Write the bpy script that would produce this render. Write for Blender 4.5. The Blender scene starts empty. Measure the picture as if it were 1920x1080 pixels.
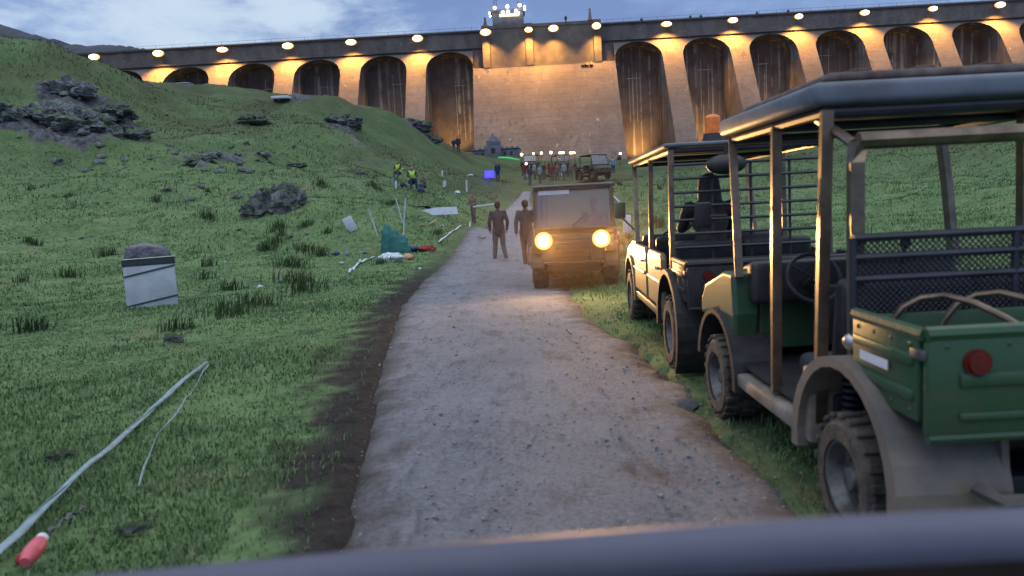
import bpy, bmesh, math, random
import numpy as np
from mathutils import Vector, Matrix, noise as mnoise
R = math.radians
random.seed(7); rng = np.random.default_rng(7)
scn = bpy.context.scene
COL = scn.collection

# ------------------------------------------------------------------ camera
EYE = Vector((0.0, 0.0, 1.65)); PITCH = R(6.32); ROLL = R(3.0); FPX = 1400.0
Fd = Vector((0, math.cos(PITCH), -math.sin(PITCH)))
_R0 = Vector((1, 0, 0)); _U0 = Vector((0, math.sin(PITCH), math.cos(PITCH)))
Rc = _R0 * math.cos(ROLL) - _U0 * math.sin(ROLL)
Uc = _R0 * math.sin(ROLL) + _U0 * math.cos(ROLL)
cam_d = bpy.data.cameras.new('camera'); cam = bpy.data.objects.new('camera', cam_d); COL.objects.link(cam)
m = Matrix.Identity(4)
for i, v in enumerate((Rc, Uc, -Fd)):
    for j in range(3): m[j][i] = v[j]
m.translation = EYE
cam.matrix_world = m
cam_d.sensor_width = 36; cam_d.lens = 36 * FPX / 1920
cam_d.clip_start = 0.05; cam_d.clip_end = 6000
cam_d.dof.use_dof = True; cam_d.dof.focus_distance = 32; cam_d.dof.aperture_fstop = 2.2
scn.camera = cam

def ray(px, py):
    return (Rc * ((px - 960) / FPX) + Uc * ((540 - py) / FPX) + Fd)
def at(px, py, Y):
    d = ray(px, py); return EYE + d * (Y / d.y)

# ------------------------------------------------------------------ world
world = bpy.data.worlds.new("World"); scn.world = world; world.use_nodes = True
nt = world.node_tree; N = nt.nodes; L = nt.links
for n in list(N): N.remove(n)
out = N.new('ShaderNodeOutputWorld'); bg = N.new('ShaderNodeBackground'); L.new(bg.outputs[0], out.inputs[0])
def vm(op, a, b=None):
    n = N.new('ShaderNodeVectorMath'); n.operation = op
    for i, v in enumerate((a, b)):
        if v is None: continue
        if isinstance(v, bpy.types.NodeSocket): L.new(v, n.inputs[i])
        else: n.inputs[i].default_value = v
    return n
def mr(v, a, b, c=0, d=1):
    n = N.new('ShaderNodeMapRange'); n.interpolation_type = 'SMOOTHSTEP'
    L.new(v, n.inputs[0]); n.inputs[1].default_value = a; n.inputs[2].default_value = b
    n.inputs[3].default_value = c; n.inputs[4].default_value = d; return n.outputs[0]
def ma(op, a, b):
    n = N.new('ShaderNodeMath'); n.operation = op
    for i, v in enumerate((a, b)):
        if isinstance(v, bpy.types.NodeSocket): L.new(v, n.inputs[i])
        else: n.inputs[i].default_value = v
    return n.outputs[0]
def mixc(f, a, b):
    n = N.new('ShaderNodeMix'); n.data_type = 'RGBA'
    for s, v in ((n.inputs[0], f), (n.inputs[6], a), (n.inputs[7], b)):
        if isinstance(v, bpy.types.NodeSocket): L.new(v, s)
        elif s == n.inputs[0]: s.default_value = v
        else: s.default_value = (*v, 1)
    return n.outputs[2]
tc = N.new('ShaderNodeTexCoord'); dirn = vm('NORMALIZE', tc.outputs['Generated']).outputs[0]
sky = N.new('ShaderNodeTexSky'); sky.sky_type = 'NISHITA'; sky.sun_disc = False
sky.sun_elevation = R(4); sky.sun_rotation = R(200)
skys = N.new('ShaderNodeVectorMath'); skys.operation = 'SCALE'; L.new(sky.outputs[0], skys.inputs[0]); skys.inputs['Scale'].default_value = 0.10
sep = N.new('ShaderNodeSeparateXYZ'); L.new(dirn, sep.inputs[0])
def cloudn(scale, det, rough, off=(0, 0, 0), dist=0.0):
    mp = N.new('ShaderNodeMapping'); L.new(dirn, mp.inputs[0]); mp.inputs['Scale'].default_value = (1, 1, 2.6); mp.inputs['Location'].default_value = off
    t = N.new('ShaderNodeTexNoise'); L.new(mp.outputs[0], t.inputs['Vector'])
    t.inputs['Scale'].default_value = scale; t.inputs['Detail'].default_value = det; t.inputs['Roughness'].default_value = rough
    t.inputs['Distortion'].default_value = dist
    return t.outputs[0]
n1 = cloudn(3.4, 6, .55, (0.3, .1, .2), .3); n2 = cloudn(9, 8, .6, (1.3, 2, 0), .2)
base = mixc(mr(ma('ADD', ma('MULTIPLY', n1, .6), ma('MULTIPLY', n2, .4)), .40, .60), (.20, .31, .60), (.32, .47, .80))
def blob(px, py, inner, outer):
    outer = outer * 1.7; inner = 0.
    d = ray(px, py).normalized()
    return mr(vm('DOT_PRODUCT', dirn, tuple(d)).outputs['Value'], math.cos(R(outer)), math.cos(R(inner)))
bl = ma('MAXIMUM', blob(420, 30, 1, 9), ma('MAXIMUM', ma('MULTIPLY', blob(560, 60, 1, 8), .85), ma('MAXIMUM', ma('MULTIPLY', blob(125, 30, .2, 3), .8), ma('MULTIPLY', blob(-10, 15, 1, 4), .8))))
wh = mr(ma('ADD', ma('ADD', ma('MULTIPLY', n2, .55), ma('MULTIPLY', n1, .5)), ma('MULTIPLY', bl, .25)), .63, .86)
c = mixc(wh, base, (.62, .76, .93))
# dusk light is strongest from the bright cloud deck overhead
up = mr(sep.outputs['Z'], .36, .8)
over = mixc(mr(n1, .35, .65), (1.2, 1.27, 1.46), (1.6, 1.66, 1.82))
c = mixc(up, c, over)
c = mixc(.08, c, skys.outputs[0])
L.new(c, bg.inputs[0]); bg.inputs[1].default_value = 1.0

sd = bpy.data.lights.new('sun', 'SUN'); sd.energy = 0.25; sd.angle = R(25); sd.color = (.85, .92, 1)
sun = bpy.data.objects.new('sun', sd); COL.objects.link(sun)
sun.rotation_euler = (R(40), 0, R(-25)); sun.location = (0, 0, 60)
scn.view_settings.view_transform = 'Standard'; scn.view_settings.look = 'None'
scn.view_settings.exposure = 0.0; scn.view_settings.gamma = 1
scn.render.engine = 'CYCLES'
scn.cycles.use_denoising = True
scn.cycles.max_bounces = 5; scn.cycles.diffuse_bounces = 2; scn.cycles.glossy_bounces = 3
scn.cycles.transmission_bounces = 5; scn.cycles.volume_bounces = 0; scn.cycles.transparent_max_bounces = 8
scn.cycles.sample_clamp_indirect = 4

# ------------------------------------------------------------------ materials
def mat(name, c1, c2=None, rough=.8, scale=6., metal=0., bump=0., bscale=None, emit=None, es=0., trans=0., spec=.5, coat=0., stretch=(1, 1, 1), lo=.35, hi=.65, det=5, bdist=.02, alpha=1.):
    mt = bpy.data.materials.new(name); mt.use_nodes = True
    t = mt.node_tree; b = t.nodes['Principled BSDF']
    b.inputs['Roughness'].default_value = rough; b.inputs['Metallic'].default_value = metal
    b.inputs['Base Color'].default_value = (*c1, 1); b.inputs['Specular IOR Level'].default_value = spec
    b.inputs['Coat Weight'].default_value = coat; b.inputs['Transmission Weight'].default_value = trans
    b.inputs['Alpha'].default_value = alpha
    tcn = t.nodes.new('ShaderNodeTexCoord'); mp = t.nodes.new('ShaderNodeMapping'); mp.inputs['Scale'].default_value = stretch
    t.links.new(tcn.outputs['Object'], mp.inputs[0])
    if c2 is not None:
        n = t.nodes.new('ShaderNodeTexNoise'); n.inputs['Scale'].default_value = scale; n.inputs['Detail'].default_value = det; n.inputs['Roughness'].default_value = .6
        t.links.new(mp.outputs[0], n.inputs['Vector'])
        r = t.nodes.new('ShaderNodeMapRange'); r.inputs[1].default_value = lo; r.inputs[2].default_value = hi
        t.links.new(n.outputs[0], r.inputs[0])
        x = t.nodes.new('ShaderNodeMix'); x.data_type = 'RGBA'; x.inputs[6].default_value = (*c1, 1); x.inputs[7].default_value = (*c2, 1)
        t.links.new(r.outputs[0], x.inputs[0]); t.links.new(x.outputs[2], b.inputs['Base Color'])
    if bump:
        n = t.nodes.new('ShaderNodeTexNoise'); n.inputs['Scale'].default_value = bscale or scale * 4; n.inputs['Detail'].default_value = 6
        t.links.new(mp.outputs[0], n.inputs['Vector'])
        bb = t.nodes.new('ShaderNodeBump'); bb.inputs['Strength'].default_value = bump; bb.inputs['Distance'].default_value = bdist
        t.links.new(n.outputs[0], bb.inputs['Height']); t.links.new(bb.outputs[0], b.inputs['Normal'])
    if emit: b.inputs['Emission Color'].default_value = (*emit, 1); b.inputs['Emission Strength'].default_value = es
    return mt

M = {}
M['green'] = mat('green_paint', (.026, .078, .036), (.070, .080, .052), .45, 4, coat=.15, bump=.08, bscale=50, lo=.45, hi=.85, det=9)
M['tan'] = mat('tan_paint', (.22, .17, .095), (.13, .105, .065), .4, 4, coat=.2, bump=.06)
M['truck'] = mat('dark_olive_paint', (.035, .034, .026), (.075, .062, .042), .5, 4, bump=.08)
M['black'] = mat('black_plastic', (.012, .013, .016), (.03, .03, .034), .55, 9, bump=.1)
M['navy'] = mat('navy_black_steel', (.014, .018, .03), (.03, .034, .05), .45, 7)
M['tube'] = mat('satin_steel_tube', (.13, .105, .085), (.24, .19, .14), .40, 8, metal=.9)
M['roof'] = mat('weathered_grey_blue_panel', (.12, .15, .19), (.06, .07, .09), .55, 3, bump=.12, lo=.45, hi=.75)
M['browntop'] = mat('dark_brown_panel', (.045, .028, .024), (.10, .085, .08), .8, 9, bump=.3)  # dark brown with paler mottling
M['tyre'] = mat('tyre_rubber', (.028, .028, .028), (.10, .088, .072), .9, 7, bump=.4)
M['rim'] = mat('steel_rim', (.16, .17, .18), (.07, .065, .06), .5, 9, metal=.5)
M['fend'] = mat('grey_fender_plastic', (.11, .105, .105), (.19, .16, .13), .5, 4, bump=.1)
M['sill'] = mat('muddy_sill', (.26, .23, .20), (.13, .11, .09), .6, 6, bump=.15)
M['seat'] = mat('black_vinyl', (.014, .015, .022), (.03, .03, .04), .5, 9, bump=.15)
M['red'] = mat('red_lens', (.16, .009, .007), (.07, .006, .005), .4, 20)
M['amber'] = mat('amber_lens', (.8, .22, .03), (.55, .12, .02), .3, 18, emit=(1, .28, .03), es=.08)
M['glass'] = mat('windscreen_glass', (.42, .42, .48), None, .07, trans=.78, spec=.8)
M['headlight'] = mat('lit_headlight', (1, .8, .5), None, .3, emit=(1, .72, .32), es=90)
M['lampglow'] = mat('lit_sodium_lamp', (1, .7, .3), None, .3, emit=(1, .66, .27), es=12)
M['amberhalo'] = mat('amber_bloom_halo', (.8, .4, .1), None, .5, emit=(1, .40, .06), es=.95)  # added bloom glow round the lit lamps
M['whiteglow'] = mat('lit_white_lamp', (1, 1, .9), None, .3, emit=(1, .92, .78), es=9)
M['warmglow'] = mat('lit_warm_lamp', (1, .9, .7), None, .3, emit=(1, .78, .42), es=9)
M['blueglow'] = mat('lit_blue_screen', (.05, .05, .9), None, .4, emit=(.05, .04, 1), es=2.2)
M['chrome'] = mat('dull_chrome', (.45, .45, .45), None, .3, metal=.9)
M['steel'] = mat('lamp_bracket_steel', (.05, .05, .05), (.1, .09, .08), .6, 6)
M['white'] = mat('white_board', (.62, .68, .78), (.50, .56, .66), .55, 5, bump=.08)
M['pole'] = mat('white_pole', (.55, .58, .62), (.4, .42, .45), .5, 8)
M['teal'] = mat('teal_canvas', (.018, .115, .112), (.04, .19, .18), .8, 3, bump=.4, bscale=9, bdist=.08)
M['navycloth'] = mat('navy_cloth', (.012, .02, .06), (.02, .04, .14), .85, 6, bump=.4)
M['redcloth'] = mat('red_cloth', (.28, .022, .016), (.14, .02, .018), .8, 9, bump=.5)
M['whitebag'] = mat('white_plastic_sheet', (.55, .68, .72), (.42, .5, .55), .5, 7, bump=.5, bscale=12, bdist=.05)
M['peach'] = mat('peach_cloth', (.6, .33, .2), (.45, .25, .16), .8, 7, bump=.4)
M['tarp'] = mat('dark_grey_tarp', (.05, .055, .07), (.13, .135, .16), .38, 4, bump=.6, bscale=9, bdist=.06)
M['boxw'] = mat('pale_box_panel', (.50, .55, .62), (.38, .42, .48), .55, 2.5, bump=.2, bscale=5, bdist=.03)
M['strap'] = mat('dark_strap', (.02, .04, .05), (.04, .06, .07), .7, 20)
M['strip'] = mat('pale_webbing', (.26, .36, .40), (.17, .25, .29), .6, 14, stretch=(1, 1, 1), bump=.3)
M['pink'] = mat('pink_float', (.62, .12, .17), (.5, .08, .1), .45, 8)
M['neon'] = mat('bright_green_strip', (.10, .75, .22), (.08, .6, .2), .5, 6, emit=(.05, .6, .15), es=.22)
M['mauve'] = mat('mauve_grey_jacket', (.16, .13, .15), (.22, .18, .19), .85, 8, bump=.4, bscale=14, bdist=.03)
M['hivis'] = mat('hi_vis_yellow_cloth', (.42, .68, .07), (.32, .55, .06), .7, 20, emit=(.4, .7, .05), es=.06)
M['skin'] = mat('skin', (.38, .22, .15), (.32, .17, .12), .6, 12)
M['hair'] = mat('dark_hair', (.012, .01, .008), (.03, .022, .016), .8, 30, bump=.3)
M['jacket'] = mat('dark_jacket', (.016, .019, .034), (.034, .038, .058), .8, 8, bump=.4, bscale=14, bdist=.03)
M['trous'] = mat('grey_trousers', (.07, .07, .08), (.10, .095, .10), .85, 8, bump=.4, bscale=14, bdist=.03)
M['brownc'] = mat('brown_jacket', (.12, .08, .06), (.17, .12, .10), .85, 8, bump=.4, bscale=14, bdist=.03)
M['shoe'] = mat('dark_shoe', (.02, .017, .015), (.05, .04, .035), .7, 10)
M['bluecl'] = mat('pale_blue_jacket', (.16, .25, .30), (.24, .30, .34), .85, 8)
M['redj'] = mat('maroon_jacket', (.13, .02, .018), (.18, .03, .02), .85, 8)
M['stone'] = mat('far_building_stone', (.10, .11, .14), (.17, .18, .22), .9, 1.5, bump=.4)
M['dash'] = mat('dashboard_vinyl', (.060, .068, .105), (.078, .086, .13), .55, 3, bump=.05)
M['dashin'] = mat('dashboard_black', (.005, .005, .006), (.008, .008, .009), .95, 8, spec=.02)
M['green2'] = M['green']

# ------------------------------------------------------------------ object helpers
def tag(o, label=None, cat=None, group=None, kind=None):
    if label: o['label'] = label
    if cat: o['category'] = cat
    if group: o['group'] = group
    if kind: o['kind'] = kind
    return o
def empty(name, loc=(0, 0, 0), rz=0., label=None, cat=None, group=None):
    o = bpy.data.objects.new(name, None); COL.objects.link(o); o.location = loc; o.rotation_euler = (0, 0, rz)
    o.empty_display_size = .1
    return tag(o, label, cat, group)
def link_mesh(name, me, parent=None, loc=None):
    o = bpy.data.objects.new(name, me); COL.objects.link(o)
    if parent: o.parent = parent
    if loc is not None: o.location = loc
    return o
def copy_tree(o, parent=None):
    c = o.copy(); COL.objects.link(c); c.parent = parent
    for ch in list(o.children): copy_tree(ch, c)
    return c

class MB:
    def __init__(s): s.bm = bmesh.new(); s.mi = 0
    def _fin(s, vs, mtx=None, mi=None):
        if mtx is not None: bmesh.ops.transform(s.bm, matrix=mtx, verts=vs)
        if mi:
            for f in {f for v in vs for f in v.link_faces}: f.material_index = mi
        return vs
    def box(s, x0, x1, y0, y1, z0, z1, bev=.0, rot=None, seg=2, mi=0):
        c = Vector(((x0 + x1) / 2, (y0 + y1) / 2, (z0 + z1) / 2))
        g = bmesh.ops.create_cube(s.bm, size=1, matrix=Matrix.Diagonal((x1 - x0, y1 - y0, z1 - z0, 1)))
        vs = g['verts']
        if bev > 0:
            es = list({e for v in vs for e in v.link_edges})
            r = bmesh.ops.bevel(s.bm, geom=es, offset=bev, segments=seg, affect='EDGES', profile=.5)
            vs = r['verts']
        mt = Matrix.Translation(c)
        if rot is not None: mt = mt @ rot.to_4x4()
        return s._fin(vs, mt, mi)
    def cyl(s, p0, p1, r0, r1=None, seg=12, mi=0, caps=True):
        p0 = Vector(p0); p1 = Vector(p1); r1 = r0 if r1 is None else r1; d = p1 - p0
        g = bmesh.ops.create_cone(s.bm, cap_ends=caps, segments=seg, radius1=max(r0, 1e-4), radius2=max(r1, 1e-4), depth=d.length)
        q = Vector((0, 0, 1)).rotation_difference(d.normalized())
        return s._fin(g['verts'], Matrix.Translation((p0 + p1) / 2) @ q.to_matrix().to_4x4(), mi)
    def sph(s, c, r, sc=(1, 1, 1), seg=14, mi=0, rot=None):
        g = bmesh.ops.create_uvsphere(s.bm, u_segments=seg, v_segments=max(6, seg // 2 + 1), radius=r)
        mt = Matrix.Translation(Vector(c))
        if rot is not None: mt = mt @ rot.to_4x4()
        return s._fin(g['verts'], mt @ Matrix.Diagonal((*sc, 1)), mi)
    def tube(s, pts, r, seg=8, mi=0, ph=0.):
        pts = [Vector(p) for p in pts]; rings = []
        for i, p in enumerate(pts):
            a = pts[max(i - 1, 0)]; b = pts[min(i + 1, len(pts) - 1)]
            d = (b - a).normalized(); u = d.cross(Vector((0, 0, 1)))
            if u.length < .05: u = d.cross(Vector((0, 1, 0)))
            u.normalize(); w = d.cross(u)
            rr = r[i] if isinstance(r, (list, tuple)) else r
            rings.append([s.bm.verts.new(p + (u * math.cos(k * 2 * math.pi / seg + ph) + w * math.sin(k * 2 * math.pi / seg + ph)) * rr) for k in range(seg)])
        for A, B in zip(rings, rings[1:]):
            for k in range(seg): s.bm.faces.new((A[k], A[(k + 1) % seg], B[(k + 1) % seg], B[k])).material_index = mi
        s.bm.faces.new(rings[0][::-1]).material_index = mi; s.bm.faces.new(rings[-1]).material_index = mi
    def prism(s, poly, x0, x1, axis='x', mi=0):
        """poly in the plane across axis, extruded along it"""
        def P(a, b, t): return {'x': (t, a, b), 'y': (a, t, b), 'z': (a, b, t)}[axis]
        A = [s.bm.verts.new(P(a, b, x0)) for a, b in poly]; B = [s.bm.verts.new(P(a, b, x1)) for a, b in poly]
        n = len(poly)
        fs = [s.bm.faces.new(A), s.bm.faces.new(B[::-1])]
        for k in range(n): fs.append(s.bm.faces.new((A[k], B[k], B[(k + 1) % n], A[(k + 1) % n])))
        for f in fs: f.material_index = mi
    def lathe(s, prof, c, seg=28, mi=0):
        """profile of (x along axle, radius) spun round the x axis through c"""
        rings = []
        for (x, r) in prof:
            rings.append([s.bm.verts.new((c[0] + x, c[1] + r * math.cos(k * 2 * math.pi / seg), c[2] + r * math.sin(k * 2 * math.pi / seg))) for k in range(seg)])
        for A, B in zip(rings, rings[1:]):
            for k in range(seg): s.bm.faces.new((A[k], A[(k + 1) % seg], B[(k + 1) % seg], B[k])).material_index = mi
    def build(s, name, mats, parent=None, smooth=True, loc=None):
        bmesh.ops.recalc_face_normals(s.bm, faces=s.bm.faces)
        me = bpy.data.meshes.new(name); s.bm.to_mesh(me); s.bm.free()
        for mt in (mats if isinstance(mats, (list, tuple)) else [mats]): me.materials.append(mt)
        if smooth:
            me.polygons.foreach_set('use_smooth', [True] * len(me.polygons))
            try: me.set_sharp_from_angle(angle=R(35))
            except Exception: pass
        return link_mesh(name, me, parent, loc)

# ------------------------------------------------------------------ numpy noise
def _hash(ix, iy, s):
    h = (ix.astype(np.int64) * 374761393 + iy.astype(np.int64) * 668265263 + s * 1442695041) & 0xffffffff
    h = ((h ^ (h >> 13)) * 1274126177) & 0xffffffff
    return ((h ^ (h >> 16)) & 0xffff) / 65535.0
def vnoise(x, y, s=0):
    ix = np.floor(x); iy = np.floor(y); fx = x - ix; fy = y - iy
    fx = fx * fx * (3 - 2 * fx); fy = fy * fy * (3 - 2 * fy)
    a = _hash(ix, iy, s); b = _hash(ix + 1, iy, s); c = _hash(ix, iy + 1, s); d = _hash(ix + 1, iy + 1, s)
    return (a + (b - a) * fx) * (1 - fy) + (c + (d - c) * fx) * fy - .5
def fbm(x, y, o=4, s=0):
    v = 0; a = 1.
    for i in range(o):
        v = v + a * vnoise(x, y, s + i); x = x * 2.03 + 3.1; y = y * 2.03 + 1.7; a *= .5
    return v
def sstep(a, b, v):
    t = np.clip((v - a) / (b - a), 0, 1); return t * t * (3 - 2 * t)

# ------------------------------------------------------------------ terrain
CP = []
for x, y, z in [(-3, -8, 0), (3, -8, 0), (-12, -8, .3), (12, -8, .2), (-2, 0, 0), (2, 0, 0), (-2, 4, 0), (2, 4, 0), (-2.2, 8, 0), (2.5, 8, 0), (0, 11, 0), (-2.6, 14, 0), (3, 12, 0),
                (0, 17, 0.0), (0, 22, .02), (-5, 4, .02), (-5, 9, .05), (5, 4, .0), (6, 9, .05), (-9, 6, .15), (-14, 5, .6), (10, 6, .2), (14, 14, .7), (6, 18, .2),
                (-30, 0, 3), (30, 0, 2), (26, 26, 2.2), (60, 20, 7), (-60, 20, 12)]:
    CP.append((x, y, z))
def cp(*rows):
    for px, py, Y in rows:
        p = at(px, py, Y); CP.append((p.x, p.y, p.z))
cp((290, 572, 14.5), (40, 570, 15.5), (600, 520, 19), (700, 480, 24), (840, 490, 22.5), (930, 440, 36), (980, 430, 38), (888, 418, 44), (965, 395, 52),
   (1050, 440, 32), (1170, 405, 35), (1170, 345, 60), (1170, 306, 100), (960, 352, 66), (918, 336, 66), (960, 312, 105), (1060, 300, 125), (900, 318, 92),
   (740, 392, 31), (775, 354, 42), (515, 402, 30), (300, 440, 27), (100, 450, 27), (0, 450, 27), (500, 342, 41), (500, 262, 56), (500, 205, 72), (640, 330, 45), (640, 250, 64),
   (330, 340, 40), (330, 240, 58), (60, 350, 38), (160, 300, 46), (240, 290, 49), (20, 250, 48), (60, 200, 53), (300, 215, 62),
   (0, 82, 60), (60, 90, 60), (130, 114, 61), (190, 137, 63), (250, 152, 66), (310, 172, 71), (370, 175, 76), (440, 175, 78), (530, 180, 79), (640, 187, 82), (700, 205, 86), (750, 230, 92), (800, 260, 100),
   (850, 281, 110), (900, 294, 122), (950, 300, 132), (1000, 300, 140), (750, 300, 68), (850, 320, 78), (850, 360, 60),
   (0, 130, 85), (120, 160, 90), (220, 180, 95), (320, 200, 105), (450, 200, 105), (640, 215, 108), (700, 235, 112), (760, 262, 118),
   (1250, 330, 60), (1250, 304, 100), (1380, 320, 55), (1400, 300, 80), (1440, 262, 92), (1600, 225, 88), (1900, 172, 78), (2100, 130, 75), (1700, 330, 48), (1900, 320, 40), (1750, 270, 62), (1450, 330, 50),
   (1440, 290, 120), (1600, 265, 115), (1900, 220, 110), (2100, 190, 110), (-200, 60, 62), (-200, 250, 46), (-250, 420, 26),
   (0, 170, 200), (400, 230, 200), (960, 300, 200), (1500, 290, 200), (2000, 230, 200))
for x in (-700, 0, 700):
    CP.append((x, 800, 10)); CP.append((x, 1500, 10))
CPa = np.array(CP); _c2 = 3.0 ** 2
_D = np.sqrt((CPa[:, None, 0] - CPa[None, :, 0]) ** 2 + (CPa[:, None, 1] - CPa[None, :, 1]) ** 2 + _c2)
_W = np.linalg.solve(_D + np.eye(len(CPa)) * -.15, CPa[:, 2])
def Hbase(x, y):
    x = np.asarray(x, float); y = np.asarray(y, float); o = np.zeros(x.shape); xf = x.ravel(); yf = y.ravel(); of = o.ravel()
    for i in range(0, xf.size, 20000):
        s = slice(i, i + 20000)
        of[s] = np.sqrt((xf[s, None] - CPa[:, 0]) ** 2 + (yf[s, None] - CPa[:, 1]) ** 2 + _c2) @ _W
    return of.reshape(x.shape)
# road edges: x as a function of Y
_le = [(-10, -.95)] + [(at(*q).y, at(*q).x) for q in []]
def flat(px, py):
    d = ray(px, py); t = -EYE.z / d.z; p = EYE + d * t; return (p.y, p.x)
_le = [(-10, -.95)] + [flat(652, 1010), flat(693, 800), flat(722, 660), flat(752, 575), flat(800, 520), flat(842, 490)] + [(38, -1.15), (44, -1.1), (55, -.6), (75, 1.2), (110, 5), (140, 7)]
_ri = [(-10, 1.3)] + [flat(1470, 950), flat(1300, 740), flat(1195, 650), flat(1100, 590), flat(1075, 550)] + [(24, 1.4), (38, 2.0), (44, 2.1), (55, 2.5), (75, 4.3), (110, 8), (140, 10)]
_le = np.array(_le); _ri = np.array(_ri)
def edges(y): return np.interp(y, _le[:, 0], _le[:, 1]), np.interp(y, _ri[:, 0], _ri[:, 1])
def side(x, y):
    """distance outside the road edge: left positive in a, right positive in b"""
    l, r = edges(y); return l - x, x - r
ROCKS = [(140, 175, 56, 2.6, .9), (160, 215, 54, 2.8, .95), (130, 270, 50, 3.0, 1.0), (215, 275, 54, 2.4, .9), (5, 250, 48, 1.8, .8), (640, 215, 72, 2.6, .8), (480, 225, 66, 1.8, .6), (400, 300, 48, 4.5, .36), (440, 330, 43, 3.5, .36), (780, 255, 92, 3.5, .7), (1690, 235, 84, 7, .8), (560, 180, 76, 3, .6), (300, 330, 42, 3, .3), (680, 300, 60, 4, .4)]
_RK = []
for px, py, Y, r, s in ROCKS:
    p = at(px, py, Y); _RK.append((p.x, p.y, r, s))
def rockmask(x, y):
    m_ = np.zeros(np.shape(x))
    for cx, cy, r, s in _RK:
        m_ = np.maximum(m_, s * np.exp(-((x - cx) ** 2 + (y - cy) ** 2) / (r * r)))
    return np.clip(m_ * 1.3 + fbm(x * .9, y * .9, 4, 40) * .75 * sstep(.05, .3, m_), 0, 1)
def H(x, y):
    x = np.asarray(x, float); y = np.asarray(y, float)
    z = Hbase(x, y)
    a, b = side(x, y); off = np.maximum(a, b)
    far = sstep(8, 45, y) * sstep(400, 200, y)
    rough = sstep(.1, 1.5, off)
    z = z + rough * (fbm(x * .5, y * .5, 3, 3) * (.10 + .45 * far) + fbm(x * 2.3, y * 2.3, 3, 9) * (.035 + .12 * far)) + far * rough * fbm(x * .16, y * .16, 3, 21) * .8 * sstep(.5, 4, off)
    rm = rockmask(x, y)
    z = z + sstep(.35, .8, rm) * (.35 + np.abs(fbm(x * 1.3, y * 1.3, 4, 60)) * .9) * far
    berm = np.exp(-((a - .14 - fbm(y * 1.1, y * 0, 2, 5) * .12) / .13) ** 2) * sstep(30, 12, y)
    z = z + berm * (.035 + .06 * fbm(x * 9, y * 9, 4, 77))
    z = z + sstep(.0, .6, a) * .035 * sstep(40, 15, y)
    z = np.where(off < .0, z - .05, z)
    z = z + sstep(0, -1, -y + .0) * 0
    return z
def h1(x, y): return float(H(np.array([x]), np.array([y]))[0])
_Yt = np.geomspace(1.5, 220, 2500)
def gnd(px, py, dz=0.):
    d = ray(px, py); t = _Yt / d.y
    X = EYE.x + d.x * t; Z = EYE.z + d.z * t
    below = Z < H(X, _Yt)
    i = int(np.argmax(below)) if below.any() else len(_Yt) - 1
    return Vector((X[i], _Yt[i], h1(X[i], _Yt[i]) + dz))

def grid_mesh(name, X, Y, Z):
    r, c = X.shape; co = np.stack([X, Y, Z], -1).reshape(-1, 3)
    idx = np.arange(r * c).reshape(r, c)
    q = np.stack([idx[:-1, :-1], idx[:-1, 1:], idx[1:, 1:], idx[1:, :-1]], -1).reshape(-1, 4)
    me = bpy.data.meshes.new(name); me.vertices.add(len(co)); me.vertices.foreach_set('co', co.ravel())
    me.loops.add(q.size); me.loops.foreach_set('vertex_index', q.ravel())
    me.polygons.add(len(q)); me.polygons.foreach_set('loop_start', np.arange(0, q.size, 4))
    me.update(calc_edges=True); me.polygons.foreach_set('use_smooth', np.ones(len(q), bool)); return me
def fattr(me, name, v):
    a = me.attributes.new(name, 'FLOAT', 'POINT'); a.data.foreach_set('value', np.asarray(v, float).ravel())

rows = np.concatenate([np.linspace(-9, 1, 22), np.geomspace(1.08, 200, 430), np.geomspace(210, 1600, 24)])
tt = np.linspace(-1.5, 1.5, 420)
Yg, Tg = np.meshgrid(rows, tt, indexing='ij')
Xg = Tg * (np.abs(Yg) * .95 + 6)
Zg = H(Xg, Yg)
ter = grid_mesh('ground', Xg, Yg, Zg)
a_, b_ = side(Xg, Yg)
soil = np.maximum(sstep(.66, .22, a_ - .10 + fbm(Xg * 3.5, Yg * 3.5, 4, 8) * .6) * sstep(34, 14, Yg) * (a_ > -.4), sstep(.5, 0, b_ + fbm(Xg * 2, Yg * 2, 3, 18) * 1.1) * .45 * (b_ > -.5))
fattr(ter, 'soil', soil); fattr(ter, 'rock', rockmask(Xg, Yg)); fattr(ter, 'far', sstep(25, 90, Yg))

def attr_nodes(t, name):
    n = t.nodes.new('ShaderNodeAttribute'); n.attribute_name = name; return n.outputs['Fac']
def mixn(t, f, a, b):
    x = t.nodes.new('ShaderNodeMix'); x.data_type = 'RGBA'
    for s, v in ((x.inputs[0], f), (x.inputs[6], a), (x.inputs[7], b)):
        if isinstance(v, bpy.types.NodeSocket): t.links.new(v, s)
        elif isinstance(v, (int, float)): s.default_value = v
        else: s.default_value = (*v, 1)
    return x.outputs[2]
def noisen(t, vec, scale, det=6, rough=.6, stretch=None, dist=0):
    n = t.nodes.new('ShaderNodeTexNoise'); n.inputs['Scale'].default_value = scale; n.inputs['Detail'].default_value = det; n.inputs['Roughness'].default_value = rough
    n.inputs['Distortion'].default_value = dist
    if stretch:
        mp = t.nodes.new('ShaderNodeMapping'); mp.inputs['Scale'].default_value = stretch; t.links.new(vec, mp.inputs[0]); vec = mp.outputs[0]
    t.links.new(vec, n.inputs['Vector']); return n.outputs[0]
def rangen(t, v, a, b, c=0, d=1):
    n = t.nodes.new('ShaderNodeMapRange'); t.links.new(v, n.inputs[0])
    for i, q in enumerate((a, b, c, d)): n.inputs[i + 1].default_value = q
    return n.outputs[0]
def mathn(t, op, a, b):
    n = t.nodes.new('ShaderNodeMath'); n.operation = op
    for i, v in enumerate((a, b)):
        if isinstance(v, bpy.types.NodeSocket): t.links.new(v, n.inputs[i])
        else: n.inputs[i].default_value = v
    return n.outputs[0]
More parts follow.
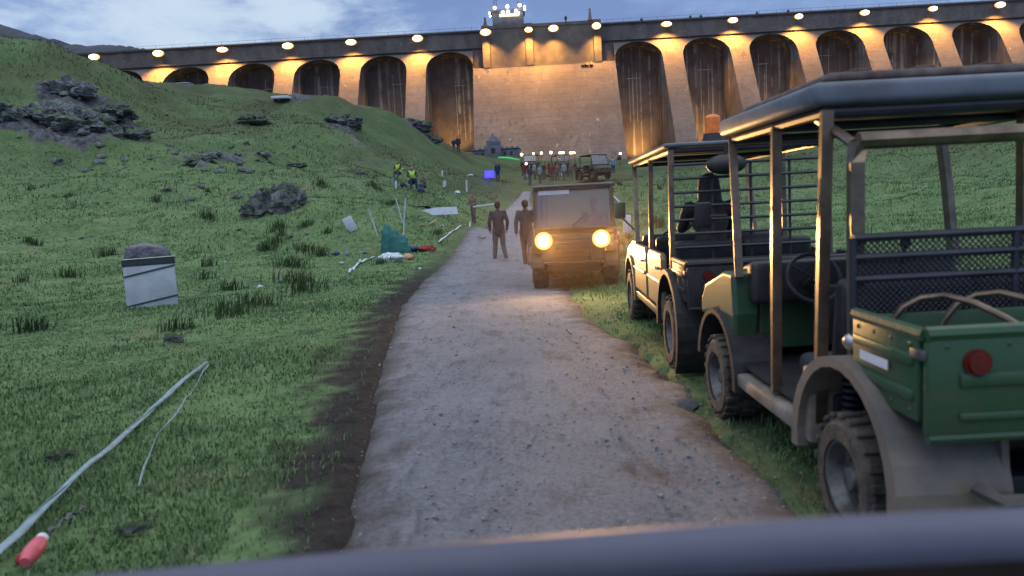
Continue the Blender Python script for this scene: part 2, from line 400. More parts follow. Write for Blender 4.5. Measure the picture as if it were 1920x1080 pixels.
def newmat(name, rough=.9):
    mt = bpy.data.materials.new(name); mt.use_nodes = True; t = mt.node_tree; b = t.nodes['Principled BSDF']
    b.inputs['Roughness'].default_value = rough; b.inputs['Specular IOR Level'].default_value = .2
    g = t.nodes.new('ShaderNodeTexCoord').outputs['Object']; return mt, t, b, g
def bumpn(t, b, h, s, d):
    n = t.nodes.new('ShaderNodeBump'); n.inputs['Strength'].default_value = s; n.inputs['Distance'].default_value = d
    t.links.new(h, n.inputs['Height']); t.links.new(n.outputs[0], b.inputs['Normal'])

gm, t, b, g = newmat('grass_ground', .95)
gr = mixn(t, rangen(t, noisen(t, g, .55, 5), .38, .62), (.062, .122, .046), (.112, .186, .076))
gr = mixn(t, rangen(t, noisen(t, g, 5.5, 6, .75), .42, .72), gr, (.17, .25, .115))
gr = mixn(t, rangen(t, noisen(t, g, .8, 4, .6), .58, .72, 0, .7), gr, (.19, .21, .115))
gr = mixn(t, rangen(t, noisen(t, g, 1.3, 5, .65), .54, .70, 0, .8), gr, (.036, .072, .030))
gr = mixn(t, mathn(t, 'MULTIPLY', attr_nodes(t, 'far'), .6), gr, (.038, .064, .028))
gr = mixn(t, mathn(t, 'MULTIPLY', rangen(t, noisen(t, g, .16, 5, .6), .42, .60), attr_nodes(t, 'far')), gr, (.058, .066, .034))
rk = mixn(t, rangen(t, noisen(t, g, 2.2, 8, .75), .4, .62), (.035, .038, .044), (.14, .145, .165))
gr = mixn(t, rangen(t, mathn(t, 'ADD', attr_nodes(t, 'rock'), mathn(t, 'MULTIPLY', noisen(t, g, .9, 7, .75), .9)), .94, 1.10), gr, rk)
so = mixn(t, rangen(t, noisen(t, g, 9, 7, .75), .35, .65), (.014, .0125, .012), (.045, .040, .037))
gr = mixn(t, attr_nodes(t, 'soil'), gr, so)
t.links.new(gr, b.inputs['Base Color'])
bumpn(t, b, mathn(t, 'ADD', noisen(t, g, 14, 6, .75), mathn(t, 'MULTIPLY', noisen(t, g, 2.5, 4, .6), 2.)), .55, .06)
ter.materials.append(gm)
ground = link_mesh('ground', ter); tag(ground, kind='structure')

# road sheet
ry = np.concatenate([np.linspace(-9, 1, 20), np.geomspace(1.1, 64, 400)])
s_ = np.linspace(0, 1, 48)
Ry, Rs = np.meshgrid(ry, s_, indexing='ij')
l_, r_ = edges(Ry)
l_ = l_ - .06 + fbm(Ry * 2.3, Ry * 0 + 4, 4, 12) * .045; r_ = r_ + .02 + fbm(Ry * 1.9, Ry * 0 + 9, 4, 14) * .22
_pin = sstep(64, 42, Ry); Rx = (l_ + r_) / 2 + (r_ - l_) * (Rs - .5) * (.25 + .75 * _pin)
cr = 1 - (2 * Rs - 1) ** 2
Rz = Hbase(Rx, Ry) + .012 + .03 * cr + fbm(Rx * 1.6, Ry * .7, 4, 31) * .014 - .025 * (np.exp(-((Rs - .27) / .09) ** 2) + np.exp(-((Rs - .76) / .09) ** 2))
edge_drop = (sstep(.06, 0, Rs) + sstep(.94, 1, Rs)) * .05
road = grid_mesh('gravel_road', Rx, Ry, Rz - edge_drop)
fattr(road, 'rs', Rs)
rmat, t, b, g = newmat('gravel_road', .88)
c_ = mixn(t, rangen(t, noisen(t, g, 1.1, 6, .65), .35, .65), (.115, .128, .155), (.20, .218, .255))
c_ = mixn(t, rangen(t, noisen(t, g, 28, 6, .8), .38, .68), c_, (.30, .30, .325))
c_ = mixn(t, rangen(t, noisen(t, g, 16, 4, .8), .58, .72, 0, .7), c_, (.055, .053, .056))
c_ = mixn(t, rangen(t, noisen(t, g, .9, 5, .7, (2.2, .8, 1)), .55, .68, 0, .75), c_, (.098, .088, .088))
c_ = mixn(t, rangen(t, noisen(t, g, 3.2, 6, .75, (2.4, .7, 1)), .54, .66, 0, .55), c_, (.075, .075, .085))
eg = mathn(t, 'ABSOLUTE', mathn(t, 'SUBTRACT', attr_nodes(t, 'rs'), .5), 0)
c_ = mixn(t, rangen(t, mathn(t, 'ADD', eg, mathn(t, 'MULTIPLY', noisen(t, g, 2.5, 6, .7), .35)), .54, .68), c_, (.07, .062, .05))
t.links.new(c_, b.inputs['Base Color'])
bumpn(t, b, mathn(t, 'ADD', noisen(t, g, 45, 6, .8), mathn(t, 'MULTIPLY', noisen(t, g, 6, 4, .6), 1.5)), .9, .03)
road.materials.append(rmat)
tag(link_mesh('gravel_road', road), kind='structure')

# ------------------------------------------------------------------ grass blades (one stuff object), rushes, loose gravel
def blades(name, xs, ys, hts, wds, mt, lean=.5, zoff=0., cval=None):
    n = len(xs); zs = H(xs, ys) + zoff
    ang = rng.uniform(0, 2 * np.pi, n); ln = rng.normal(0, lean, (n, 2)) * hts[:, None]
    ln[:, 0] += hts * .25
    dx = np.cos(ang) * wds; dy = np.sin(ang) * wds
    co = np.empty((n, 5, 3))
    co[:, 0] = np.stack([xs - dx, ys - dy, zs - .02], -1); co[:, 1] = np.stack([xs + dx, ys + dy, zs - .02], -1)
    mx = xs + ln[:, 0] * .35; my = ys + ln[:, 1] * .35; mz = zs + hts * .6
    co[:, 2] = np.stack([mx + dx * .7, my + dy * .7, mz], -1); co[:, 3] = np.stack([mx - dx * .7, my - dy * .7, mz], -1)
    co[:, 4] = np.stack([xs + ln[:, 0], ys + ln[:, 1], zs + hts * (1 - .3 * np.abs(ln[:, 0] / hts).clip(0, 1))], -1)
    me = bpy.data.meshes.new(name); me.vertices.add(n * 5); me.vertices.foreach_set('co', co.ravel())
    b0 = np.arange(n)[:, None] * 5
    q = b0 + np.array([0, 1, 2, 3]); tr = b0 + np.array([3, 2, 4])
    li = np.concatenate([q, tr], 1).ravel(); me.loops.add(len(li)); me.loops.foreach_set('vertex_index', li)
    st = (np.arange(n)[:, None] * 7 + np.array([0, 4])).ravel()
    me.polygons.add(2 * n); me.polygons.foreach_set('loop_start', st); me.update(calc_edges=True)
    fattr(me, 'v', np.repeat(rng.uniform(0, 1, n) if cval is None else cval, 5)); me.materials.append(mt)
    return link_mesh(name, me)
def bladem(name, cs):
    mt, t, b, g = newmat(name, .75)
    f = attr_nodes(t, 'v'); col = mixn(t, rangen(t, f, 0, .5), cs[0], cs[1]); col = mixn(t, rangen(t, f, .5, .97), col, cs[2]); col = mixn(t, rangen(t, f, .95, .97), col, cs[3])
    col = mixn(t, rangen(t, noisen(t, g, 1.3, 5, .65), .52, .68, 0, .8), col, tuple(q * .85 for q in cs[0]))
    col = mixn(t, rangen(t, noisen(t, g, .8, 4, .6), .56, .70, 0, .55), col, (.20, .22, .12))
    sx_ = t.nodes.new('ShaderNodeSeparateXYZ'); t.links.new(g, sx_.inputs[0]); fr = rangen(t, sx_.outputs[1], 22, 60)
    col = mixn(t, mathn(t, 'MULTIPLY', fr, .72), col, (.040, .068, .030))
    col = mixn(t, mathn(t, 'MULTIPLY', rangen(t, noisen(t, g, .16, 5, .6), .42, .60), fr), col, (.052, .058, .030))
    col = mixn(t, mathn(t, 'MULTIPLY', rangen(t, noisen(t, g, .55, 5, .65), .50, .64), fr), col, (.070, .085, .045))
    t.links.new(col, b.inputs['Base Color']); return mt
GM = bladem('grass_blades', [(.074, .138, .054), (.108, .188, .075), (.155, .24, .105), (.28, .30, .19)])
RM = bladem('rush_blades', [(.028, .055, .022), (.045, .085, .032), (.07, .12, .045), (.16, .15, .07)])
n = 420000
yy = np.exp(rng.uniform(np.log(1.6), np.log(75), n)); xx = rng.uniform(-1.05, 1.0, n) * (yy * .95 + 1)
sa, sb = side(xx, yy); offr = np.maximum(sa, sb)
rk_ = rockmask(xx, yy)
edge = .55 + fbm(xx * 2, yy * 2, 3, 8) * .3
keep = (np.where(sa > 0, sa, sb + .22) > edge * np.where(rng.uniform(0, 1, n) < .14, .25, 1)) & (rk_ < .42)
keep &= ((fbm(xx * .8, yy * .8, 4, 55) > -.42) | (rng.uniform(0, 1, n) < .35))
xx = xx[keep]; yy = yy[keep]; n = len(xx)
patch = fbm(xx * .6, yy * .6, 3, 66)
ht = rng.uniform(.012, .036, n) * (1 + np.clip(patch * 1.6, -.5, 1.4)) * (1 + yy * .06)
wd = rng.uniform(.0018, .0038, n) * (1 + yy * .15)
cv = np.clip(rng.uniform(0, 1, n) * .8 + .18 + fbm(xx * .9, yy * .9, 3, 71) * .7, 0, .94); cv[rng.uniform(0, 1, n) < .035] = 1
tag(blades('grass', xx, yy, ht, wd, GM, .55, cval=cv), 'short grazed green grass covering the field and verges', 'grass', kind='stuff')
rx, ryy, rh = [], [], []
spots = [(545, 500, 1.), (570, 545, 1.1), (430, 590, 1.), (490, 575, .9), (550, 530, 1.1), (500, 470, .8), (570, 470, .8), (130, 520, .7), (600, 480, .8), (430, 545, .7), (390, 500, .6), (60, 620, .6), (330, 620, .5), (700, 350, 1), (600, 350, .9), (390, 410, .8), (820, 440, .5)]
for _ in range(16): spots.append((random.uniform(0, 900), random.uniform(345, 560), random.uniform(.3, .8)))
for _ in range(16): spots.append((random.uniform(1150, 1250), random.uniform(330, 640), random.uniform(.3, .6)))
for px, py, s in spots:
    p = gnd(px, py); k = int(110 * s)
    if p.y > 60: continue
    aa, bb2 = side(p.x, p.y)
    if max(aa, bb2) < .7: continue
    rx += list(rng.normal(p.x, .22 * s, k)); ryy += list(rng.normal(p.y, .22 * s, k)); rh += list(rng.uniform(.18, .42, k) * (.6 + .4 * s))
rx = np.array(rx); ryy = np.array(ryy); rh = np.array(rh)
tag(blades('rushes', rx, ryy, rh, np.full(len(rx), .007) * (1 + ryy * .03), RM, .28), 'dark green rush tufts dotted over the left hand field', 'rushes', kind='stuff')
# loose stones on the road
n = 5200
yy = np.exp(rng.uniform(np.log(1.8), np.log(26), n)); l1, r1 = edges(yy); uu = rng.uniform(-.15, 1.12, n); xx = l1 + (r1 - l1) * uu
sz = rng.gamma(2., .0026, n) + .002
zz = Hbase(xx, yy) + .03 * (1 - (2 * uu - 1) ** 2) + .008
oct_ = np.array([(1, 0, 0), (0, 1, 0), (-1, 0, 0), (0, -1, 0), (0, 0, .7), (0, 0, -.7)])
co = np.stack([xx, yy, zz], -1)[:, None, :] + oct_[None] * sz[:, None, None] * rng.uniform(.6, 1.4, (n, 6, 1))
fc = np.array([(0, 1, 4), (1, 2, 4), (2, 3, 4), (3, 0, 4), (1, 0, 5), (2, 1, 5), (3, 2, 5), (0, 3, 5)])
me = bpy.data.meshes.new('gravel'); me.vertices.add(n * 6); me.vertices.foreach_set('co', co.ravel())
li = (np.arange(n)[:, None, None] * 6 + fc[None]).ravel(); me.loops.add(len(li)); me.loops.foreach_set('vertex_index', li)
me.polygons.add(n * 8); me.polygons.foreach_set('loop_start', np.arange(0, n * 24, 3)); me.update(calc_edges=True)
me.materials.append(mat('loose_gravel', (.30, .29, .29), (.12, .115, .115), .9, 40, det=1))
tag(link_mesh('gravel', me), 'loose grey gravel lying on the track', 'gravel', kind='stuff')

# ------------------------------------------------------------------ rocks
rockm = []
for i_, (ca, cb) in enumerate([((.10, .105, .13), (.36, .37, .42)), ((.050, .052, .062), (.27, .28, .31))]):
    mt, t, b, g = newmat('weathered_rock_%d' % i_, .9)
    c_ = mixn(t, rangen(t, noisen(t, g, 1.6, 9, .78, dist=.6), .40, .60), ca, cb)
    c_ = mixn(t, rangen(t, noisen(t, g, 5, 6, .7), .58, .64, 0, .8), c_, (.36, .37, .38))
    c_ = mixn(t, rangen(t, noisen(t, g, 1.1, 6, .7), .56, .66, 0, .8), c_, (.03, .055, .02))
    ge = t.nodes.new('ShaderNodeNewGeometry'); sx_ = t.nodes.new('ShaderNodeSeparateXYZ'); t.links.new(ge.outputs['Normal'], sx_.inputs[0])
    c_ = mixn(t, mathn(t, 'MULTIPLY', rangen(t, sx_.outputs[2], .42, .66), rangen(t, noisen(t, g, .9, 5, .7), .34, .46)), c_, (.065, .11, .042))
    t.links.new(c_, b.inputs['Base Color']); bumpn(t, b, noisen(t, g, 4, 9, .8), 1., .12); rockm.append(mt)
def rock(name, p, size, seed, sub=4, mt=0, sink=.35, rough=.45, rz=0.):
    bm = bmesh.new(); bmesh.ops.create_icosphere(bm, subdivisions=sub, radius=1)
    o = Vector((seed * 3.7, seed * 1.3, seed * .9))
    for v in bm.verts:
        d = v.co.copy()
        k = 1 + rough * (mnoise.fractal(d * 1.1 + o, 1, 2, 5) * .8 + (.5 - abs(mnoise.noise(d * 2.2 + o))) * .5 - .2)
        cell = mnoise.cell(d * 2.4 + o) * rough * .35
        v.co = d * (k + cell); v.co.x *= size[0]; v.co.y *= size[1]; v.co.z *= size[2]
    me = bpy.data.meshes.new(name); bm.to_mesh(me); bm.free(); me.materials.append(rockm[mt])
    ob = link_mesh(name, me, loc=(p[0], p[1], p[2] + size[2] * (1 - sink * 2) * .5)); ob.rotation_euler[2] = rz
    return ob
b1 = gnd(500, 400); tag(rock('boulder', b1 + Vector((.3, .6, -.1)), (1.15, .9, 1.0), 3, 5, 1, .22, .55), 'large dark lichen flecked boulder alone on the open slope', 'boulder')
b2 = gnd(478, 404); tag(rock('boulder', b2, (.6, .45, .35), 8, 4, 1, .3, .7), 'lower dark rock against the left foot of the large boulder', 'boulder')
for px, py, Y, sx, sy, sz_, sd_, lab in [
    (140, 190, 56, 1.7, 1.6, 1.35, 11, 'upper grey crag block high on the left hillside'),
    (105, 245, 51, 1.8, 1.5, 1.45, 12, 'broad grey crag face halfway down the left hillside'),
    (165, 265, 51, 2.2, 1.5, 1.3, 13, 'low grey crag foot at the bottom of the left outcrop'),
    (215, 235, 55, 1.7, 1.4, 1.2, 14, 'dark broken ledge on the right side of the left outcrop'),
    (240, 275, 52, 1.6, 1.2, .9, 15, 'dark rubble step below the right side of the left outcrop'),
    (0, 245, 48, 1.3, 1.2, 1.0, 16, 'grey rock cut by the left edge of the photo'),
    (44, 188, 52, .6, .6, .55, 17, 'small grey rock standing alone left of the crag'),
    (640, 222, 74, 2.4, 1.6, 1.3, 18, 'dark rock patch near the top of the middle knoll'),
    (475, 232, 64, 1.5, 1.2, 1.0, 19, 'dark rock ledge on the middle knoll, left of the larger rock patch'),
    (770, 243, 94, 3.2, 1.5, 1.2, 20, 'long dark rock rib on the knoll skyline'),
    (805, 268, 95, 1.6, 1.2, 1.1, 21, 'black rock at the lower end of the skyline rib'),
    (670, 330, 52, .8, .6, .5, 22, 'small rock on the grass below the knoll rocks'),
    (380, 325, 44, .9, .7, .5, 23, 'pale topped rock on the scree below the knoll'),
    (555, 320, 50, .7, .5, .35, 24, 'flat grey stone right of the scree'),
    (1700, 232, 84, 6, 2, 2.2, 25, 'pale rock outcrop on the right hand hill seen under the buggy roof')]:
    p = at(px, py, Y); z = h1(p.x, p.y)
    tag(rock('rock_outcrop', Vector((p.x, p.y, z)), (sx * .95, sy, sz_ * .68), sd_, 5, 0 if sd_ in (11, 12, 13, 16, 17, 25) else 1, .42, .55, sd_ * 1.3), lab, 'rock')
random.seed(5)
st0 = rock('stone', Vector((0, 0, 0)), (.22, .18, .14), 31, 2, 0, .3, .7); st0.location = (0, 0, 0)
first = True
for i in range(46):
    if i < 26: px, py = random.gauss(400, 70), random.gauss(305, 28)
    elif i < 34: px, py = random.uniform(20, 900), random.uniform(330, 470)
    else: px, py = random.uniform(30, 480), random.uniform(170, 330)
    p = gnd(px, py)
    if p.y > 95: continue
    o = st0 if first else st0.copy()
    if not first: COL.objects.link(o)
    first = False
    s = random.uniform(.6, 2.2) * (1 if p.y > 30 else .5); o.scale = (s, s, s * .8); o.rotation_euler = (0, 0, random.uniform(0, 6)); o.location = p
    tag(o, 'small grey stone lying in the grass of the left slope', 'stone', 'small stones scattered over the left slope')
for px, py, s, lab in [(325, 642, .13, 'pale grey stone in the grass right of and below the strapped box'), (112, 858, .085, 'grey stone in the grass left of the white webbing'), (245, 1000, .075, 'low grey stone at the foot of the photo beside the pink float')]:
    tag(rock('stone', gnd(px, py), (s * 1.2, s, s * .6), px, 3, 0, .35, .6), lab, 'stone')

# ------------------------------------------------------------------ distant hills
def ridge(name, Y, pts, depth, mt):
    xs = np.linspace(0, 1, 160); pp = [at(px, py, Y) for px, py in pts]
    X = np.interp(xs, np.linspace(0, 1, len(pp)), [p.x for p in pp]); Z = np.interp(xs, np.linspace(0, 1, len(pp)), [p.z for p in pp])
    Z = Z + fbm(xs * 14, xs * 0, 5, 90) * 9
    v = np.linspace(-1, 1, 24); VX, VV = np.meshgrid(X, v, indexing='ij'); ZZ = Z[:, None] * (1 - np.abs(VV) ** 1.3) - 2 + fbm(VX * .02, VV * 4, 4, 33) * 14 * np.abs(VV)
    me = grid_mesh(name, VX, Y + VV * depth, ZZ); me.materials.append(mt); o = link_mesh(name, me); tag(o, kind='structure'); return o
hm = mat('far_hillside_blue_haze', (.028, .042, .060), (.045, .058, .072), .95, .02)  # distance haze put into the blue base colour
ridge('hills', 1500, [(-500, 30), (-250, 10), (0, 40), (60, 56), (110, 66), (135, 78), (200, 76), (255, 77), (280, 90), (330, 120)], 500, hm)

# ------------------------------------------------------------------ dam
DY = 160.; DYAW = R(-1.3)
dam = empty('dam', (0, DY, 0), DYAW, 'long lit concrete buttress dam with arched bays spanning the valley', 'dam')
Dinv = (Matrix.Translation((0, DY, 0)) @ Matrix.Rotation(DYAW, 4, 'Z')).inverted()
def dl(px, py, front=0.):
    """point of the dam's face plane (local y = front) seen at px, py -> local coords"""
    d = ray(px, py); o = Dinv @ EYE; dd = Dinv.to_3x3() @ d; t_ = (front - o.y) / dd.y; return o + dd * t_
ZC = dl(960, 57).z
BAY = 13.95; ARW = 4.85; SP = ZC - 7.6; CROWN = ZC - 3.7; SL = .62; ZT = ZC - 3.3
bays = [dl(px, 100).x for px in (229, 352, 475, 597, 720, 843, 1194, 1320, 1443, 1566, 1691, 1818, 1942, 2066)]
conc, t, b, g = newmat('dam_concrete', .9)
c_ = mixn(t, rangen(t, noisen(t, g, .12, 5, .6), .35, .65), (.155, .138, .128), (.215, .195, .18))
c_ = mixn(t, rangen(t, noisen(t, g, .9, 7, .7, (1, 1, .10)), .45, .75, 0, .5), c_, (.10, .088, .08))
c_ = mixn(t, rangen(t, noisen(t, g, .5, 4, .6, (.1, .1, 1.6)), .5, .75, 0, .45), c_, (.13, .115, .105))
sw = t.nodes.new('ShaderNodeSeparateXYZ'); t.links.new(g, sw.inputs[0]); cb = t.nodes.new('ShaderNodeCombineXYZ'); t.links.new(sw.outputs[0], cb.inputs[0]); t.links.new(sw.outputs[2], cb.inputs[1])
bk = t.nodes.new('ShaderNodeTexBrick'); t.links.new(cb.outputs[0], bk.inputs['Vector']); bk.inputs['Scale'].default_value = 1.0; bk.inputs['Brick Width'].default_value = 7.6; bk.inputs['Row Height'].default_value = 1.55; bk.inputs['Mortar Size'].default_value = .05; bk.inputs['Mortar Smooth'].default_value = .6
bk.inputs['Color1'].default_value = (1, 1, 1, 1); bk.inputs['Color2'].default_value = (.88, .88, .88, 1); bk.inputs['Mortar'].default_value = (.55, .55, .55, 1)
mu = t.nodes.new('ShaderNodeMix'); mu.data_type = 'RGBA'; mu.blend_type = 'MULTIPLY'; mu.inputs[0].default_value = .55; t.links.new(c_, mu.inputs[6]); t.links.new(bk.outputs['Color'], mu.inputs[7]); c_ = mu.outputs[2]
c_ = mixn(t, mathn(t, 'MULTIPLY', rangen(t, noisen(t, g, .55, 4, .6, (1, 1, .05)), .56, .66, 0, .7), rangen(t, noisen(t, g, .12, 4, .6), .45, .6)), c_, (.085, .075, .068))
c_ = mixn(t, mathn(t, 'MULTIPLY', rangen(t, noisen(t, g, 1.1, 3, .6, (1, 1, .06)), .63, .68, 0, .6), rangen(t, noisen(t, g, .2, 4, .6), .5, .62)), c_, (.42, .39, .35))
t.links.new(c_, b.inputs['Base Color']); bumpn(t, b, noisen(t, g, 1.2, 6, .7), .5, .25)
rec, t, b, g = newmat('recess_concrete', .95)
c_ = mixn(t, rangen(t, noisen(t, g, .3, 5, .6), .35, .65), (.13, .12, .124), (.20, .185, .18))
stk = mathn(t, 'MULTIPLY', rangen(t, noisen(t, g, .9, 3, .55, (1, 1, .025)), .56, .61), rangen(t, noisen(t, g, .3, 5, .6), .36, .52))
c_ = mixn(t, mathn(t, 'MULTIPLY', stk, .7), c_, (.52, .50, .47))
c_ = mixn(t, rangen(t, noisen(t, g, 1.4, 5, .7, (1, 1, .12)), .52, .72, 0, .6), c_, (.07, .06, .055))
t.links.new(c_, b.inputs['Base Color']); bumpn(t, b, noisen(t, g, 1.2, 6, .7), .6, .3)
band, t, b, g = newmat('parapet_concrete', .9)
c_ = mixn(t, rangen(t, noisen(t, g, .5, 7, .7, (1, 1, .5)), .35, .65), (.085, .082, .088), (.145, .14, .145))
c_ = mixn(t, rangen(t, noisen(t, g, 1.1, 4, .7, (.5, 1, 2.2)), .62, .68, 0, .8), c_, (.26, .25, .24))
t.links.new(c_, b.inputs['Base Color']); bumpn(t, b, noisen(t, g, 1.2, 6, .7), .5, .2)

def fy(z): return -(max(ZT - z, 0)) * SL
class Raw:
    def __init__(s): s.v = []; s.f = []
    def q(s, a, b, c, d): n = len(s.v); s.v += [a, b, c, d]; s.f.append((n, n + 1, n + 2, n + 3))
    def build(s, name, mt, parent):
        me = bpy.data.meshes.new(name); me.from_pydata(s.v, [], s.f); me.materials.append(mt)
        bm = bmesh.new(); bm.from_mesh(me); bmesh.ops.remove_doubles(bm, verts=bm.verts, dist=.001); bm.to_mesh(me); bm.free()
        return link_mesh(name, me, parent)
ZB = -4.
zl = list(np.linspace(ZB, SP, 14))
def pier(x0, x1):       # sloping buttress face between recesses
    r = Raw()
    for za, zb in zip(zl + [ZT], (zl + [ZT])[1:]):
        r.q((x0, fy(za), za), (x1, fy(za), za), (x1, fy(zb), zb), (x0, fy(zb), zb))
    return r
RD = 5.5
edgesL = bays[0] - ARW
xprev = bays[0] - BAY * 1.1
CX0, CX1 = bays[5] + ARW, bays[6] - ARW
for i, c0 in enumerate(bays):
    xl, xr = c0 - ARW, c0 + ARW
    # arch head face and soffit
    r = Raw(); so_ = Raw(); K = 16
    arc = [(c0 - ARW * math.cos(math.pi * k / K), SP + (CROWN - SP) * math.sin(math.pi * k / K) ** .85) for k in range(K + 1)]
    for (xa, za), (xb, zb) in zip(arc, arc[1:]):
        r.q((xa, fy(za), za), (xb, fy(zb), zb), (xb, fy(ZT), ZT), (xa, fy(ZT), ZT))
        so_.q((xa, fy(za), za), (xb, fy(zb), zb), (xb, RD, zb), (xa, RD, za))
    r.build('arch_face', conc, dam)
    for xs_ in (xl, xr):
        for za, zb in zip(zl, zl[1:]):
            so_.q((xs_, fy(za), za), (xs_, RD, za), (xs_, RD, zb), (xs_, fy(zb), zb))
    so_.q((xl, RD, ZB), (xr, RD, ZB), (xr, RD, CROWN + .5), (xl, RD, CROWN + .5))
    # faint string courses and a drain ladder on the recess wall
    o_ = so_.build('recess', rec, dam)
    if i not in (5, 13):
        nx = bays[i + 1] - ARW
        pier(xr, nx).build('buttress', conc, dam)
        if i % 2 == 0: pass
pier(bays[0] - ARW - 16, bays[0] - ARW).build('buttress', conc, dam)
# pale drain frames on recess walls
for k, i in enumerate((2, 3, 4, 5, 6, 7, 8, 9, 10, 11)):
    mb = MB(); x = bays[i] + [0.2, -1.6, .6, .4, -1.0, .5, -.6, -.8, -.9, -.9][k]; z0 = SP - [3, 6, 10, 14, 12, 10, 9, 12, 8, 7][k]; z1 = SP - [0, .2, .5, 1.5, 2, 1, .5, -.5, 1.5, 2][k] + 1.5
    mb.box(x - .05, x + .05, RD - .14, RD - .01, z0, z1); mb.box(x + 1.55, x + 1.65, RD - .14, RD - .01, z0, z1 - .8); mb.box(x - .5, x + 2.1, RD - .16, RD - .012, z1 - 2.2, z1 - 2.05)
    mb.build('drain_pipe', mat('lime_streaked_pipe_%d' % k, (.62, .6, .58), (.32, .30, .28), .9, 2), dam)
# central spillway face
mb = Raw(); zc_ = list(np.linspace(ZB, ZC - 7.8, 14))
for za, zb in zip(zc_, zc_[1:]): mb.q((CX0, fy(za) - .0, za), (CX1, fy(za), za), (CX1, fy(zb), zb), (CX0, fy(zb), zb))
mb.q((CX0, fy(zc_[-1]), zc_[-1]), (CX1, fy(zc_[-1]), zc_[-1]), (CX1, 0, zc_[-1]), (CX0, 0, zc_[-1]))
mb.build('spillway_face', conc, dam)
bx0, bx1 = dl(906, 80).x, dl(1124, 80).x
mb = MB(); mb.box(CX0, bx0, -.3, 3, ZC - 7.9, ZT, 0); mb.box(bx1, CX1, -.3, 3, ZC - 7.9, ZT); mb.build('spillway_wall', band, dam)
mb = MB(); mb.box(bx0, bx1, -2.6, 3, ZC - 7.7, ZC + .35)
mb.box(bx0 - .15, bx1 + .15, -2.75, -2.2, ZC - .1, ZC + .5)
for px in (911, 991, 1117):
    x = dl(px, 60).x; mb.box(x - .75, x + .75, -3.0, -2.55, ZC - 7.8, ZC + .6)
mb.box(bx0 - .2, bx1 + .2, -2.9, -2.3, ZC - 8.0, ZC - 7.72)
mb.build('gate_block', mat('gate_block_concrete', (.15, .138, .128), (.09, .085, .082), .9, .5, bump=.3), dam, smooth=False)
# crest band, coping, rail
xa, xb = bays[0] - ARW - 16, bays[-1] + 6
mb = MB(); mb.box(xa, bx0, -.6, 4, ZT, ZC); mb.box(bx1, xb, -.6, 4, ZT, ZC); mb.build('parapet', band, dam, smooth=False)
mb = MB(); mb.box(xa, bx0 - .16, -.95, -.2, ZC - .12, ZC + .25, .05); mb.box(bx1 + .16, xb, -.95, -.2, ZC - .12, ZC + .25, .05)
mb.build('coping', mat('dark_coping', (.05, .045, .045), (.08, .07, .07), .9, 1), dam)
mb = MB()
for x in np.arange(xa, xb, 3.5):
    if bx0 - 1 < x < bx1 + 1: continue
    mb.cyl((x, .2, ZC), (x, .2, ZC + 1.1), .03, seg=5)
for s0, s1 in ((xa, bx0 - 1), (bx1 + 1, xb)):
    for zz_ in (.6, 1.1): mb.cyl((s0, .2, ZC + zz_), (s1, .2, ZC + zz_), .025, seg=5)
mb.build('handrail', M['steel'], dam)
mb = MB(); mb.box(xa, xb, 5.9, 9, 0, ZC - .6); mb.build('upstream_wall', band, dam, smooth=False)
# small doorway and black sign patches on the spillway
p = dl(1102, 120, fy(ZC - 9)); mb = MB()
for dx_ in (-.9, -.1, .8): mb.box(p.x + dx_ - .3, p.x + dx_ + .3, p.y - .04, p.y + .3, p.z - .35, p.z + .4, rot=Matrix.Rotation(-math.atan(SL), 3, 'X'))
mb.build('vent_grille', M['black'], dam)
# control room on the crest
def dw(v): return (Matrix.Translation((0, DY, 0)) @ Matrix.Rotation(DYAW, 4, 'Z')) @ Vector(v)
cx0, cx1 = dl(924, 40).x, dl(982, 40).x
cr_ = empty('control_room', dw(((cx0 + cx1) / 2, 0, ZC + .35)), DYAW, 'dark crest house ringed with white lamps above the dam centre', 'control room')
hw = (cx1 - cx0) / 2
mb = MB(); mb.box(-hw, hw, -2.2, 2.5, 0, 3.0, .04); mb.box(-hw - .3, hw + .3, -2.5, 2.8, 3.0, 3.35, .05); mb.build('wall', M['stone'], cr_)
mb = MB(); mb.box(-hw + 1.4, hw - .9, -2.28, -2.19, 1.9, 2.5); mb.build('window', mat('lit_window_strip', (.5, .45, .35), None, .3, emit=(1, .8, .5), es=.9), cr_)
for x, z, r_ in [(-hw - .5, 2.7, .22), (-hw - .4, 2.1, .2), (-hw + .6, 3.65, .32), (0, 3.8, .33), (hw - .7, 3.9, .33), (hw + .3, 3.6, .22), (hw + .3, 3.0, .22), (-hw + 2.2, 2.65, .32), (.1, 2.75, .3), (hw - 1.5, 2.8, .34), (hw - 1.1, 2.4, .3)]:
    mb = MB(); mb.sph((x, -2.75, z), r_, seg=10); mb.build('lamp', M['whiteglow'], cr_)
for x, h_ in [(-hw + .4, 4.3), (-hw + .9, 5.2), (hw - 1, 4.0)]:
    mb = MB(); mb.cyl((x, 0, 3.3), (x, 0, 3.3 + h_ - 1.5), .07, .04, 6); mb.cyl((x - .35, 0, 3.0 + h_ * .55), (x + .35, 0, 3.0 + h_ * .55), .04, seg=6); mb.build('antenna', M['steel'], cr_)
# finials at the gate piers
for px, hgt, mt_, lab in ((910, 1.9, 'steel', 'dark lantern post on the left gate pier of the crest'), (1107, 2.6, 'tan', 'pale lit cone standing on the right gate pier of the crest')):
    p = dl(px, 50, -2.6); e = empty('finial', dw((p.x, -2.5, ZC + .5)), 0, lab, 'finial')
    mb = MB(); mb.box(-.45, .45, -.45, .45, 0, .25, .03); mb.build('plinth', M['stone'], e)
    mb = MB(); mb.cyl((0, 0, .25), (0, 0, hgt * .8), .4, .16, 8); mb.sph((0, 0, hgt * .85), .24, seg=8); mb.build('cap', M[mt_], e)

